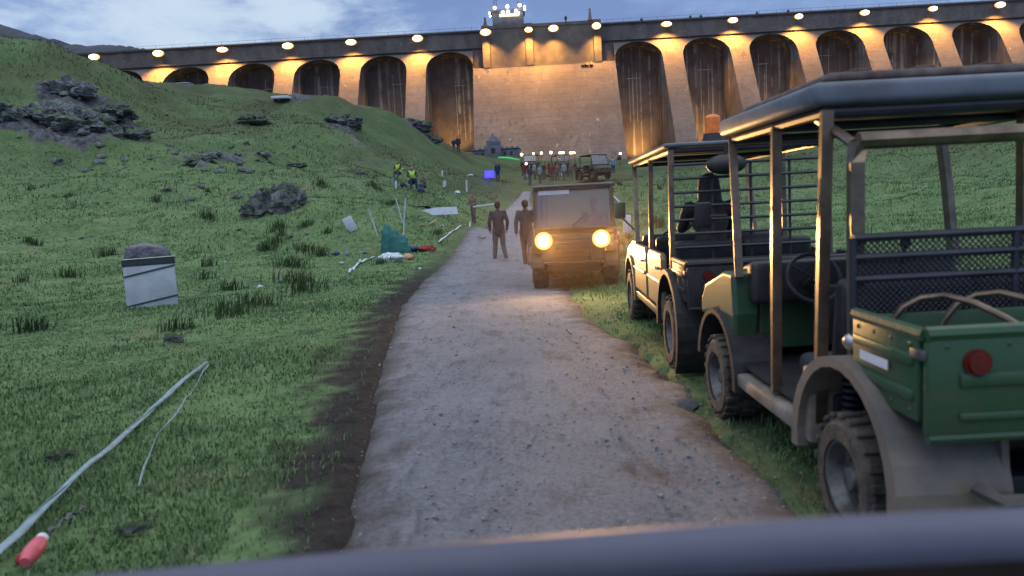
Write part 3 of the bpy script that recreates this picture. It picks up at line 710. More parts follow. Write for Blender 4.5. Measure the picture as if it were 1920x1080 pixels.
# crest floodlights: housing, bracket, lens, added bloom halo and the sodium spot itself
LPX = [180, 300, 420, 542, 660, 784, 911, 991, 1037, 1117, 1247, 1370, 1492, 1614, 1740, 1864, 1990]
spot = bpy.data.lights.new('sodium_spot', 'SPOT'); spot.energy = 12000; spot.color = (1, .43, .08); spot.spot_size = R(118); spot.spot_blend = .7; spot.shadow_soft_size = .25
spot2 = spot.copy(); spot2.energy = 9500; spot2.spot_size = R(76)
lampproto = None
for i, px in enumerate(LPX):
    front = -2.6 if 905 < px < 1125 else -.6
    x = dl(px, 60, front).x; zl_ = ZC - 1.05
    loc = dw((x, front - 1.9, zl_))
    if lampproto is None:
        e = lampproto = empty('floodlight', loc, DYAW)
        mb = MB(); mb.cyl((0, 1.9, .2), (0, .1, .45), .07, seg=8); mb.box(-.25, .25, 1.8, 1.9, -.1, .5, .02); mb.build('bracket', M['steel'], e)
        mb = MB(); mb.prism([(.3, .5), (.9, .4), (.9, -.3), (.3, -.5)], -.9, .9, 'x'); mb.build('housing', M['steel'], e)
        mb = MB(); mb.sph((0, -.12, -.02), .5, (1.9, 1.15, 1.05), 16); mb.build('lens', M['lampglow'], e)
        mb = MB(); mb.sph((0, .25, .0), .5, (2.35, .8, 1.35), 18); mb.build('bloom_halo', M['amberhalo'], e)  # added glowing shell imitating lens bloom round the lamp
    else:
        e = copy_tree(lampproto); e.location = loc; e.scale = (random.uniform(.72, 1.15), 1, random.uniform(.75, 1.15))
    if 905 < px < 1125:
        for ch in list(e.children): pass
    where = ['at the far left end of the crest', 'second from the left end of the crest', 'third from the left end of the crest', 'fourth from the left end, over a buttress', 'fifth from the left end of the crest', 'left of the last arch before the spillway',
             'on the left gate pier beside the crest house', 'on the gate pier just right of the crest house', 'above the middle of the gate block', 'on the right gate pier', 'first right of the spillway', 'second right of the spillway', 'third right of the spillway', 'fourth right of the spillway', 'fifth right of the spillway', 'in the top right corner', 'beyond the right edge'][i]
    tag(e, 'orange sodium floodlight %s' % where, 'floodlight', 'sodium floodlights along the dam crest')
    lo = bpy.data.objects.new('lamp_light', spot if front > -2 else spot2); COL.objects.link(lo); lo.parent = e
    lo.location = (0, -.5, -.45); d = Vector((0, .10, -1)); lo.rotation_euler = d.to_track_quat('-Z', 'Y').to_euler()

# uplights standing at the foot of the recesses, hidden behind the slopes
upd = bpy.data.lights.new('uplight_beam', 'SPOT'); upd.energy = 15000; upd.color = (1, .46, .10); upd.spot_size = R(100); upd.spot_blend = .8; upd.shadow_soft_size = .4
for i in range(4, 13):
    wx = dw((bays[i], 1.0, 0)); zg = h1(wx.x, wx.y) + .15
    e = empty('uplight', (wx.x, wx.y, zg), DYAW, 'ground floodlight inside the %s of the spillway' % ['second recess left', 'first recess left', 'first recess right', 'second recess right', 'third recess right', 'fourth recess right', 'fifth recess right', 'sixth recess right', 'seventh recess right'][i - 4], 'floodlight', 'uplights in the dam recesses')
    mb = MB(); mb.box(-.5, .5, -.3, .3, 0, .4, .05); mb.build('housing', M['steel'], e)
    mb = MB(); mb.box(-.4, .4, -.2, .2, .405, .43, .01); mb.build('lens', M['warmglow'], e)
    upc = upd.copy(); upc.energy = 5200 * min(1., max(SP - zg, 4) / 20) ** 3 * (.35 if i == 4 else 1)
    lo = bpy.data.objects.new('uplight_beam', upc); COL.objects.link(lo); lo.parent = e; lo.location = (0, 0, .6)
    lo.rotation_euler = Vector((0, 1, .9)).to_track_quat('-Z', 'Y').to_euler()
# ------------------------------------------------------------------ vehicles
def wheel(parent, x, y, r, w, side, spare=False):
    mb = MB(); h_ = w / 2
    mb.lathe([(-h_, r * .62), (-h_, r * .86), (-h_ * .8, r * .97), (0, r), (h_ * .8, r * .97), (h_, r * .86), (h_, r * .62)], (0, 0, 0), 30)
    for k in range(22):
        a = k * 2 * math.pi / 22
        for s_ in (-1, 1):
            rot = Matrix.Rotation(a + s_ * .07, 3, 'X')
            c = rot @ Vector((s_ * h_ * .55, 0, r * 1.0)); vs = mb.box(-h_ * .42, h_ * .42, -r * .07, r * .07, -r * .035, r * .045, .006, rot=rot, seg=1)
            bmesh.ops.translate(mb.bm, verts=vs, vec=c)
    ty = mb.build('tyre', M['tyre'])
    wobj = empty('wheel', (x, y, r)); wobj.parent = parent; ty.parent = wobj
    mb = MB(); o_ = side
    mb.lathe([(-h_ * .8 * o_, r * .60), (h_ * .95 * o_, r * .64), (h_ * .9 * o_, r * .57), (h_ * .35 * o_, r * .48), (h_ * .3 * o_, r * .22), (h_ * .7 * o_, r * .17), (h_ * .7 * o_, .001)], (0, 0, 0), 26)
    for k in range(8):
        a = k * math.pi / 4; mb.cyl((h_ * .30 * o_, math.cos(a) * r * .36, math.sin(a) * r * .36), (h_ * .40 * o_, math.cos(a) * r * .36, math.sin(a) * r * .36), r * .055, seg=8)
    mb.build('rim', M['rim'], wobj)
def arch(mb, x0, x1, cy, cz, r, a0, a1, th=.03, n=12, flat=0.):
    pts = [(cy + math.cos(a) * (r + flat * abs(math.cos(a))), cz + math.sin(a) * r) for a in [a0 + (a1 - a0) * k / n for k in range(n + 1)]]
    inn = [(cy + math.cos(a) * (r - th), cz + math.sin(a) * (r - th)) for a in [a1 + (a0 - a1) * k / n for k in range(n + 1)]]
    n_ = len(pts)
    for k in range(n):
        mb.prism([pts[k], pts[k + 1], inn[n_ - 2 - k], inn[n_ - 1 - k]], x0, x1)

def cargo_box(root, hw, y0, y1, z0, z1, body, decal=False):
    mb = MB(); t_ = .035
    for s_ in (-1, 1):
        mb.box(s_ * hw - t_ / 2, s_ * hw + t_ / 2, y0 + .03, y1, z0, z1, .012)
        mb.tube([(s_ * hw, y0, z1 + .005), (s_ * hw, y1, z1 + .005)], .028, 8)
        for yy_ in np.linspace(y0 + .08, y1 - .06, 4):
            for zz in (z0 + .04, z1 - .04): mb.sph((s_ * (hw + .018), yy_, zz), .011, (.5, 1, 1), 8)
        for zz in (z0 + .10, z1 - .10): mb.box(s_ * (hw + .02) - .012, s_ * (hw + .02) + .012, y0 + .05, y1 - .03, zz - .022, zz + .022, .01)
    mb.box(-hw, hw, y1 - t_, y1, z0, z1, .01); mb.box(-hw, hw, y0 + .04, y1 - .036, z0, z0 + .03)
    mb.build('cargo_box', M[body], root)
    mb = MB(); mb.box(-hw - .01, hw + .01, y0 - .03, y0 + .012, z0 - .04, z1 + .005, .014)
    mb.tube([(-hw - .01, y0 - .01, z1 + .01), (hw + .01, y0 - .01, z1 + .01)], .03, 8)
    mb.box(-hw * .86, hw * .86, y0 - .045, y0 - .026, z0 + .15, z0 + .20, .008)
    mb.box(-hw * .86, hw * .86, y0 - .045, y0 - .026, z0 + .02, z0 + .05, .008)
    mb.tube([(-hw, y0 - .01, z0 - .05), (hw, y0 - .01, z0 - .05)], .022, 8)
    for x in np.linspace(-hw + .06, hw - .06, 7): mb.sph((x, y0 - .03, z1 - .035), .010, (1, .5, 1), 8)
    tg = mb.build('tailgate', M[body], root)
    for s_ in (-1, 1):
        mb = MB(); mb.cyl((s_ * (hw - .17), y0 - .028, z1 - .10), (s_ * (hw - .17), y0 - .062, z1 - .10), .044, .040, 18); mb.cyl((s_ * (hw - .17), y0 - .028, z1 - .10), (s_ * (hw - .17), y0 - .045, z1 - .10), .052, .052, 18); mb.build('tail_light', M['red'], tg)
    for s_ in (-1, 1):
        mb = MB(); mb.box(*sorted((s_ * (hw + .0), s_ * (hw + .028))), y0 - .02, y0 + .07, z1 - .09, z1 - .05, .006); mb.build('latch', M['rim'], tg)
    return tg

def seat_row(root, hw, y, z=.62, h_=.55):
    mb = MB(); mb.box(-hw, hw, y, y + .46, z, z + .13, .05, seg=3); mb.build('seat', M['seat'], root)
    mb = MB()
    n_ = 2
    for k in range(n_):
        x0 = -hw + 2 * hw * k / n_; mb.box(x0 + .01, x0 + 2 * hw / n_ - .01, y - .1, y + .03, z + .1, z + h_, .05, rot=Matrix.Rotation(R(8), 3, 'X'), seg=3)
    mb.build('backrest', M['seat'], root)

def buggy(name, loc, rz, label, cat, group, *, wb, hw, body, roofm, yA, rows, roof0, roof1, zr, boxy0, boxy1, boxz0, boxz1, wr=.30, ww=.24, posts=(), doors=False, nose=.55, lights=False, glass=False, screen=False, seats=None, guardbars=False, boxon=True, boxbody=None, fendm='fend', roofstep=False, postmat='tube'):
    e = empty(name, loc, rz, label, cat, group)
    mb = MB(); mb.box(-hw * .62, hw * .62, boxy0 + .15, wb + nose * .7, wr + .02, wr + .16, .02); mb.box(-hw * .2, hw * .2, boxy0 + .2, wb + .2, wr - .06, wr + .06, .02)
    for y in (0, wb):
        mb.cyl((-hw + .08, y, wr), (hw - .08, y, wr), .035, seg=10)
        for s_ in (-1, 1): mb.cyl((s_ * hw * .62, y + .1, wr + .02), (s_ * hw * .55, y + .06, wr + .42), .045, seg=10); mb.cyl((s_ * hw * .4, y - .22, wr + .03), (s_ * (hw - .16), y, wr - .02), .022, seg=6)
    mb.build('chassis', M['navy'], e)
    for y in (0, wb):
        for s_ in (-1, 1): wheel(e, s_ * (hw - ww / 2 + .02), y, wr, ww, s_)
    for s_ in (-1, 1):
        # rear fender and front fender
        mb = MB(); a, b_ = sorted((s_ * (hw - .42), s_ * (hw + .04)))
        arch(mb, a, b_, 0, wr + .06, wr + .22, R(-6), R(222), .05, 18, .03)
        a2, b2_ = sorted((s_ * (hw - .42), s_ * (hw - .39))); mb.prism([(wr + .2, wr + .05), (wr + .15, boxz0 - .02), (-wr - .2, boxz0 - .02), (-wr - .24, wr - .02)], a2, b2_)
        a, b_ = sorted((s_ * (hw - .25), s_ * (hw + .02)))
        mb.prism([(-.54, wr + .0), (-.50, wr + .35), (-.3, wr + .42), (-.3, wr + .0)], a + .02, b_ - .02) if False else None
        mb.build('rear_fender', M[fendm], e)
        mb = MB(); arch(mb, a, b_, wb, wr + .04, wr + .17, R(8), R(185), .035, 14, .03)
        mb.build('front_fender', M['black' if not doors else body], e)
        mb = MB(); x0, x1 = sorted((s_ * (hw - .17), s_ * (hw - .0)))
        mb.box(x0, x1, wr + .18, wb - wr - .16, wr + .04, wr + .13, .02)
        mb.box(x0, x1 - .0, wr + .10, wr + .20, wr + .04, boxz0 - .0, .02)
        mb.build('sill', M['sill' if not doors else body], e)
    mb = MB(); mb.box(-hw + .06, hw - .06, wr + .1, wb + .1, wr + .165, wr + .19); mb.build('floor', M['black'], e)
    # engine cover under the seats
    for k in range(rows):
        sy = (seats or [wr + .25])[k]
        mb = MB(); mb.box(-hw + .12, hw - .12, sy - .05, sy + .42, wr + .19, .60, .02); mb.build('seat_box', M['black'], e)
        seat_row(e, hw - .12, sy, .60, .60)
    # nose
    mb = MB(); zt = 1.12
    ny = wb + nose
    mb.prism([(yA, wr + .25), (yA, zt), (yA + .25, zt + .02), (ny - .10, zt - .12), (ny, zt - .26), (ny + .02, wr + .22), (wb + .36, wr + .16), (wb + .30, wr + .28), (wb - .28, wr + .36)], -hw + .20, hw - .20)
    nb = mb.build('nose', M[body], e, smooth=False)
    bv = nb.modifiers.new('bev', 'BEVEL'); bv.width = .035; bv.segments = 3; bv.limit_method = 'ANGLE'
    for s_ in (-1, 1):
        a, b_ = sorted((s_ * (hw - .198), s_ * (hw - .02)))
        mb = MB(); mb.prism([(yA - .04, zt - .30), (yA, zt - .02), (yA + .22, zt - .02), (ny - .16, zt - .16), (ny - .04, zt - .30), (ny - .04, zt - .42), (wb + .3, zt - .38), (wb, zt - .32), (yA, zt - .52)], a, b_)
        o = mb.build('wing', M[body], e, smooth=False); bv = o.modifiers.new('bev', 'BEVEL'); bv.width = .03; bv.segments = 3; bv.limit_method = 'ANGLE'
    mb = MB(); mb.box(-hw + .12, hw - .12, yA - .16, yA - .002, zt - .22, zt + .06, .04, seg=3); mb.box(-.3, .1, yA - .28, yA - .155, zt - .5, zt - .1, .03); mb.build('dashboard', M['black'], e)
    mb = MB(); c = Vector((-.34, yA - .32, zt - .04)); rot = Matrix.Rotation(R(60), 3, 'X')
    ring = [c + rot @ Vector((math.cos(a) * .17, math.sin(a) * .17, 0)) for a in [k * math.pi / 10 for k in range(21)]]
    mb.tube(ring, .014, 6); mb.tube([c, (-.34, yA - .1, zt - .14)], .02, 6); mb.tube([ring[2], c, ring[8]], .012, 6); mb.build('steering_wheel', M['black'], e)
    # bumper
    mb = MB(); mb.tube([(-hw * .7, ny - .02, wr + .2), (-hw * .66, ny + .09, wr + .2), (hw * .66, ny + .09, wr + .2), (hw * .7, ny - .02, wr + .2)], .03, 8)
    mb.tube([(-hw * .45, ny + .09, wr + .2), (-hw * .4, ny + .07, wr + .5), (hw * .4, ny + .07, wr + .5), (hw * .45, ny + .09, wr + .2)], .022, 8)
    mb.build('bumper', M['navy'], e)
    # cage posts
    for (y0, y1, dx, zb) in posts:
        for s_ in (-1, 1):
            mb = MB(); xt = s_ * (hw - .08)
            mb.tube([(s_ * (hw - .06 + dx), y0, zb), (s_ * (hw - .07 + dx * .5), (y0 * .45 + y1 * .55), (zb + zr) / 2 + .1), (xt, y1, zr)], .038, 4, ph=R(45 + s_ * 7)); mb.build('cage_post', M[postmat], e)
    mb = MB()
    for s_ in (-1, 1): mb.tube([(s_ * (hw - .08), roof0 + .05, zr - .01), (s_ * (hw - .08), roof1 - .05, zr - .01)], .028, 8)
    for y in (roof0 + .06, (roof0 + roof1) / 2, roof1 - .06): mb.tube([(-hw + .08, y, zr - .012), (hw - .08, y, zr - .012)], .026, 8)
    mb.build('roof_rail', M['navy'], e)
    mb = MB()
    mb.box(-hw, hw, roof0, roof1, zr + .02, zr + (.13 if roofstep else .065), .03, seg=3)
    if roofstep:
        mb.build('roof', M[roofm], e); mb = MB()
        mb.box(-hw + .10, hw - .10, roof0 + .10, roof1 - .16, zr + .12, zr + .19, .04, seg=3)
        for x in np.linspace(-hw + .3, hw - .3, 4): mb.box(x - .05, x + .05, roof0 + .18, roof1 - .26, zr + .18, zr + .21, .012)
    rf = mb.build('roof_cover' if roofstep else 'roof', M['browntop'] if roofstep else M[roofm], e)
    if boxon:
        tg = cargo_box(e, hw - .04, boxy0, boxy1, boxz0, boxz1, boxbody or body)
        mb = MB(); mb.box(-hw + .1, hw - .1, boxy0 + .25, boxy1, boxz0 - .10, boxz0 - .005, .02); mb.build('box_subframe', M['navy'], e)
        mb = MB(); mb.tube([(-hw * .7, boxy0 + .02, wr + .18), (-hw * .62, boxy0 - .05, wr + .14), (hw * .62, boxy0 - .05, wr + .14), (hw * .7, boxy0 + .02, wr + .18)], .03, 8); mb.build('rear_bumper', M['steel'], e)
    if screen:
        yS, z0, z1 = screen
        mb = MB(); W_ = hw - .06
        for zz in (z0, (z0 + z1) / 2 + .02, z1 - .09, z1): mb.tube([(-W_, yS, zz), (W_, yS, zz)], .019, 7)
        for x in (-W_, 0, W_): mb.tube([(x, yS, z0 - .02), (x, yS, z1)], .018, 7)
        mb.build('screen_frame', M['navy'], e)
        mb = MB(); st = .028; k = -int((z1 - z0) / st)
        x = -W_ - (z1 - z0)
        while x < W_:
            for sg in (1, -1):
                xa_, xb_ = (x, x + (z1 - z0)) if sg == 1 else (x + (z1 - z0), x)
                za_, zb_ = z0, z1
                # clip to the frame
                def cl(xa, za, xb, zb):
                    t0, t1 = 0., 1.; dx = xb - xa
                    for lim, sgn in ((-W_, 1), (W_, -1)):
                        da = sgn * (xa - lim); db = sgn * (xb - lim)
                        if da < 0 and db < 0: return None
                        if da < 0: t0 = max(t0, da / (da - db))
                        if db < 0: t1 = min(t1, da / (da - db))
                    if t0 >= t1: return None
                    return (xa + dx * t0, za + (zb - za) * t0), (xa + dx * t1, za + (zb - za) * t1)
                q_ = cl(xa_, za_, xb_, zb_)
                if q_: mb.cyl((q_[0][0], yS + sg * .003, q_[0][1]), (q_[1][0], yS + sg * .003, q_[1][1]), .0035, seg=4, caps=False)
            x += st
        mb.build('wire_screen', M['navy'], e)
    if guardbars:
        y_, za, zb_, n_ = guardbars
        mb = MB()
        for k in range(n_): mb.tube([(-hw + .08, y_, za + (zb_ - za) * k / (n_ - 1)), (hw - .08, y_, za + (zb_ - za) * k / (n_ - 1))], .016, 6)
        for x in (-hw * .45, 0, hw * .45): mb.tube([(x, y_ + .02, za), (x, y_ + .02, zb_)], .014, 6)
        mb.build('window_guard', M['navy'], e)
    if doors:
        for s_ in (-1, 1):
            for (y0, y1) in doors:
                a, b_ = sorted((s_ * (hw - .06), s_ * (hw + .005)))
                mb = MB(); mb.prism([(y0, wr + .16), (y1, wr + .16), (y1, zt - .12), (y1 - .1, zt - .04), (y0 + .06, zt - .04), (y0, zt - .1)], a, b_)
                o = mb.build('door', M[body], e, smooth=False); bv = o.modifiers.new('bev', 'BEVEL'); bv.width = .022; bv.segments = 2; bv.limit_method = 'ANGLE'
                mb = MB(); xo = s_ * (hw + .02); mb.tube([(xo, y0 + .08, zt - .2), (xo + s_ * .02, y0 + .12, zt - .2), (xo + s_ * .02, y0 + .24, zt - .2), (xo, y0 + .28, zt - .2)], .014, 6); mb.build('door_handle', M['chrome'], o)
                mb = MB(); xo = s_ * (hw + .012); mb.tube([(xo, y0 + .05, zt - .34), (xo, y1 - .05, zt - .34)], .018, 6); mb.build('door_rib', M[body], o)
    if lights:
        for s_ in (-1, 1):
            hl = empty('headlight', (s_ * .54, ny + .045, .95)); hl.parent = e
            mb = MB(); mb.cyl((0, -.06, 0), (0, .0, 0), .125, .135, 20); mb.build('housing', M['black'], hl)
            mb = MB(); mb.sph((0, .012, 0), .108, (1, .35, 1), 18); mb.build('lens', M['headlight'], hl)
            mb = MB(); mb.cyl((0, -.01, 0), (0, .008, 0), .165, .165, 24); mb.build('bloom_disc', M['amberhalo'], hl)  # added amber glow disc standing in for headlight bloom
            ld = bpy.data.lights.new('headlight_beam', 'SPOT'); ld.energy = 260; ld.color = (1, .50, .17); ld.spot_size = R(125); ld.spot_blend = .9; ld.shadow_soft_size = .09
            lo = bpy.data.objects.new('headlight_beam', ld); COL.objects.link(lo); lo.parent = hl; lo.location = (0, .08, 0); lo.rotation_euler = Vector((0, 1, -.07)).to_track_quat('-Z', 'Y').to_euler()
            ld = bpy.data.lights.new('main_beam', 'SPOT'); ld.energy = 1900; ld.color = (1, .53, .18); ld.spot_size = R(30); ld.spot_blend = .8; ld.shadow_soft_size = .09
            lo = bpy.data.objects.new('main_beam', ld); COL.objects.link(lo); lo.parent = hl; lo.location = (0, .09, 0); lo.rotation_euler = Vector((-.26, 1, .03)).to_track_quat('-Z', 'Y').to_euler()
        mb = MB()
        for k in range(5): mb.box(-.34, .34, ny - .005, ny + .045, .60 + k * .085, .64 + k * .085, .008)
        mb.build('grille', M['black'], e)
    if glass:
        y0, y1, z0, z1 = glass
        W_ = hw - .06
        d_ = Vector((0, y1 - y0, z1 - z0)); ang = math.atan2(y0 - y1, z1 - z0)
        mb = MB(); mb.box(-W_, W_, -.004, .004, -.5 * d_.length, .5 * d_.length, rot=Matrix.Rotation(ang, 3, 'X')); o = mb.build('windscreen', M['glass'], e, loc=(0, (y0 + y1) / 2, (z0 + z1) / 2))
        mb = MB()
        mb.tube([(-W_, y0, z0), (W_, y0, z0)], .03, 8); mb.tube([(-W_, y1, z1), (W_, y1, z1)], .035, 8)
        for s_ in (-1, 1): mb.tube([(s_ * W_, y0, z0), (s_ * W_, y1, z1)], .032, 8)
        mb.build('windscreen_frame', M[body], e)
        mb = MB(); mb.box(.06, W_ - .08, y1 + .035, y1 + .04, z1 - .12, z1 - .04); mb.build('screen_sticker', M['white'], e)
        mb = MB(); mb.tube([(.02, y0 + .05, z0 + .03), (-.28, y0 + .03, z0 + .30)], .009, 5); mb.build('wiper', M['black'], e)
    return e

# green buggy, right foreground
GX, GY = 2.30, 3.35
gb = buggy('green_buggy', (GX, GY, 0), 0, 'green open utility buggy with pale grey roof and wire screen, nearest on the right', 'buggy', None,
    wb=2.12, hw=.80, body='green', roofm='roof', yA=1.78, rows=1, roof0=.30, roof1=1.95, zr=2.03, boxy0=-.60, boxy1=-.03, boxz0=.74, boxz1=1.08,
    posts=((1.74, 1.90, 0, 1.08), (1.05, 1.05, 0, .45), (.42, .36, .0, .45)), screen=(.04, 1.0, 1.42), seats=[.42], roofstep=True)
mb = MB(); hwg = .80
for s_ in (-1, 1): mb.tube([(s_ * (hwg - .1), .10, .8), (s_ * (hwg - .1), .10, 1.76), (s_ * (hwg - .12), .12, 1.85)], .044, 4, ph=R(45 + s_ * 7))
mb.tube([(-hwg + .12, .12, 1.86), (hwg - .12, .12, 1.86)], .04, 8); mb.tube([(-hwg + .12, .16, 1.85), (-hwg + .1, .5, 2.0)], .025, 8); mb.tube([(hwg - .12, .16, 1.85), (hwg - .1, .5, 2.0)], .025, 8)
mb.build('rear_hoop', M['tube'], gb)
mb = MB()      # bent hoops lying in the cargo box
for x, y0 in ((-.52, -.1), (-.28, -.12)):
    mb.tube([(x - .12, -.05, .95), (x - .1, -.06, 1.04), (x - .05, -.07, 1.11), (x + .02, -.09, 1.15), (x + .09, -.15, 1.165), (x + .16, -.25, 1.14), (x + .22, -.36, 1.09), (x + .27, -.46, 1.03), (x + .30, -.55, .96)], .015, 8)
mb.build('load_hoop', M['tube'], gb)
mb = MB(); mb.box(-.795, -.792, -.38, -.14, .905, .945); mb.build('side_decal', M['white'], gb)
mb = MB(); mb.box(-.30, .3, -.58, -.54, .50, .60, .01); mb.build('rear_reflector', M['red'], gb)
mb = MB()      # gas strut coil and lever shapes by the seat
for k in range(9): mb.cyl((-.62, .30, .5 + k * .035), (-.62, .30, .515 + k * .035), .055, seg=12)
mb.build('shock_spring', M['navy'], gb)
mb = MB(); mb.sph((-.70, .10, .93), .06, (1, 1, .8), 12); mb.tube([(-.70, .10, .9), (-.68, .12, .7)], .018, 7); mb.build('filler_cap', M['chrome'], gb)
mb = MB(); mb.tube([(.1, 1.3, 1.0), (.1, 1.18, 1.27)], .013, 6); mb.sph((.1, 1.17, 1.3), .035, seg=10); mb.build('gear_lever', M['black'], gb)
for s_ in (-1,):
    mb = MB(); mb.tube([(-.78, 1.86, 1.5), (-.90, 1.88, 1.5)], .012, 6); mb.box(-1.0, -.88, 1.87, 1.90, 1.42, 1.6, .015); mb.build('mirror', M['black'], gb)

# tan crew buggy further along
tbx = 2.34
tb = buggy('crew_buggy', (tbx, 7.15, 0), R(-2.2), 'tan crew buggy lit gold by headlights, amber beacon on its roof', 'buggy', None,
    wb=3.05, hw=.82, body='tan', roofm='roof', yA=2.62, rows=2, roof0=.10, roof1=2.95, zr=2.10, boxy0=-.72, boxy1=-.06, boxz0=.72, boxz1=1.05, wr=.34, ww=.34, boxbody='black',
    posts=((2.6, 2.88, 0, 1.08), (1.45, 1.45, 0, 1.0), (.12, .16, 0, .8)), doors=((.42, 1.36), (1.5, 2.5)), guardbars=(.06, 1.02, 1.95, 8), seats=[.5, 1.62], fendm='black')
bea = empty('beacon', (-.28, .38, 2.165)); bea.parent = tb
mb = MB(); mb.cyl((0, 0, 0), (0, 0, .09), .11, .09, 16); mb.build('base', M['black'], bea)
mb = MB(); mb.cyl((0, 0, .09), (0, 0, .24), .082, .075, 16); mb.sph((0, 0, .24), .075, (1, 1, .5), 14); mb.build('dome', M['amber'], bea)
mb = MB(); mb.sph((-.25, .0, 1.93), .13, (1.5, .7, .75), 14); mb.tube([(-.25, 0, 2.0), (-.25, .0, 2.1)], .02, 6); mb.build('hanging_bag', M['black'], tb)  # dark bag hung under the roof
mb = MB(); mb.tube([(-.80, 2.6, 1.25), (-.96, 2.66, 1.42)], .014, 6); mb.box(-1.04, -.9, 2.66, 2.70, 1.40, 1.62, .02); mb.build('mirror', M['tan'], tb)

# oncoming truck-like buggy with headlights on
tr = buggy('oncoming_buggy', (0, 0, 0), 0, 'dusty boxy buggy driving towards us with both headlights glowing', 'buggy', None,
    wb=2.0, hw=.80, body='truck', roofm='roof', yA=1.55, rows=1, roof0=-.1, roof1=2.1, zr=1.93, boxy0=-.75, boxy1=-.1, boxz0=.74, boxz1=1.08, wr=.33, ww=.27,
    posts=((1.95, 2.0, 0, 1.1), (.9, .9, 0, .9), (.0, .0, 0, .9)), doors=((.5, 1.5),), lights=True, glass=(2.2, 2.0, 1.15, 1.93), seats=[.5], fendm='black')
ang = R(180 - 9)
fp = at(1073, 450, 14.0); fl = Vector((0, 2.6, 0)); fl.rotate(Matrix.Rotation(ang, 3, 'Z').to_euler()) if False else None
off = Matrix.Rotation(ang, 3, 'Z') @ Vector((0, 2.58, 0))
tr.location = (fp.x - off.x, fp.y - off.y, 0.0); tr.rotation_euler = (0, 0, ang)
mb = MB()
for s_ in (-1, 1): mb.box(*sorted((s_ * .735, s_ * .74)), 1.0, 1.9, 1.15, 1.85)
mb.build('side_glass', M['glass'], tr)
mb = MB(); mb.tube([(-.79, 2.1, 1.72), (-.90, 2.16, 1.6), (-.98, 2.2, 1.28)], .016, 6); mb.box(-1.1, -.95, 2.16, 2.20, 1.02, 1.36, .03); mb.build('mirror', M['white'], tr)
mb = MB(); mb.box(-.76, .76, 2.08, 2.2, 1.02, 1.17, .03); mb.build('scuttle', M['truck'], tr)

# ------------------------------------------------------------------ people
def capsules(name, caps, mt, parent=None, voxel=.012, extra=None):
    mb = MB()
    for p0, r0, p1, r1 in caps:
        p0 = Vector(p0); p1 = Vector(p1)
        if (p1 - p0).length > 1e-4: mb.cyl(p0, p1, r0, r1, 14)
        mb.sph(p0, r0, seg=14); mb.sph(p1, r1, seg=14)
    if extra: extra(mb)
    me = bpy.data.meshes.new(name); mb.bm.to_mesh(me); mb.bm.free(); me.materials.append(mt)
    o = link_mesh(name, me, parent)
    rm = o.modifiers.new('r', 'REMESH'); rm.mode = 'VOXEL'; rm.voxel_size = voxel
    sm = o.modifiers.new('s', 'SMOOTH'); sm.iterations = 3; sm.factor = .5
    dg = bpy.context.evaluated_depsgraph_get(); me2 = bpy.data.meshes.new_from_object(o.evaluated_get(dg)); o.modifiers.clear(); o.data = me2; bpy.data.meshes.remove(me)
    me2.polygons.foreach_set('use_smooth', [True] * len(me2.polygons)); return o
STAND = dict(pel=(0, 0, .96), hipL=(-.09, 0, .92), hipR=(.09, 0, .92), kneL=(-.10, .03, .50), kneR=(.10, .03, .50), ankL=(-.10, -.01, .09), ankR=(.10, -.01, .09),
             chest=(0, 0, 1.30), shL=(-.185, 0, 1.43), shR=(.185, 0, 1.43), elL=(-.24, -.03, 1.14), elR=(.24, -.03, 1.14), wrL=(-.25, .06, .90), wrR=(.25, .06, .90), neck=(0, 0, 1.49), head=(0, .02, 1.63))
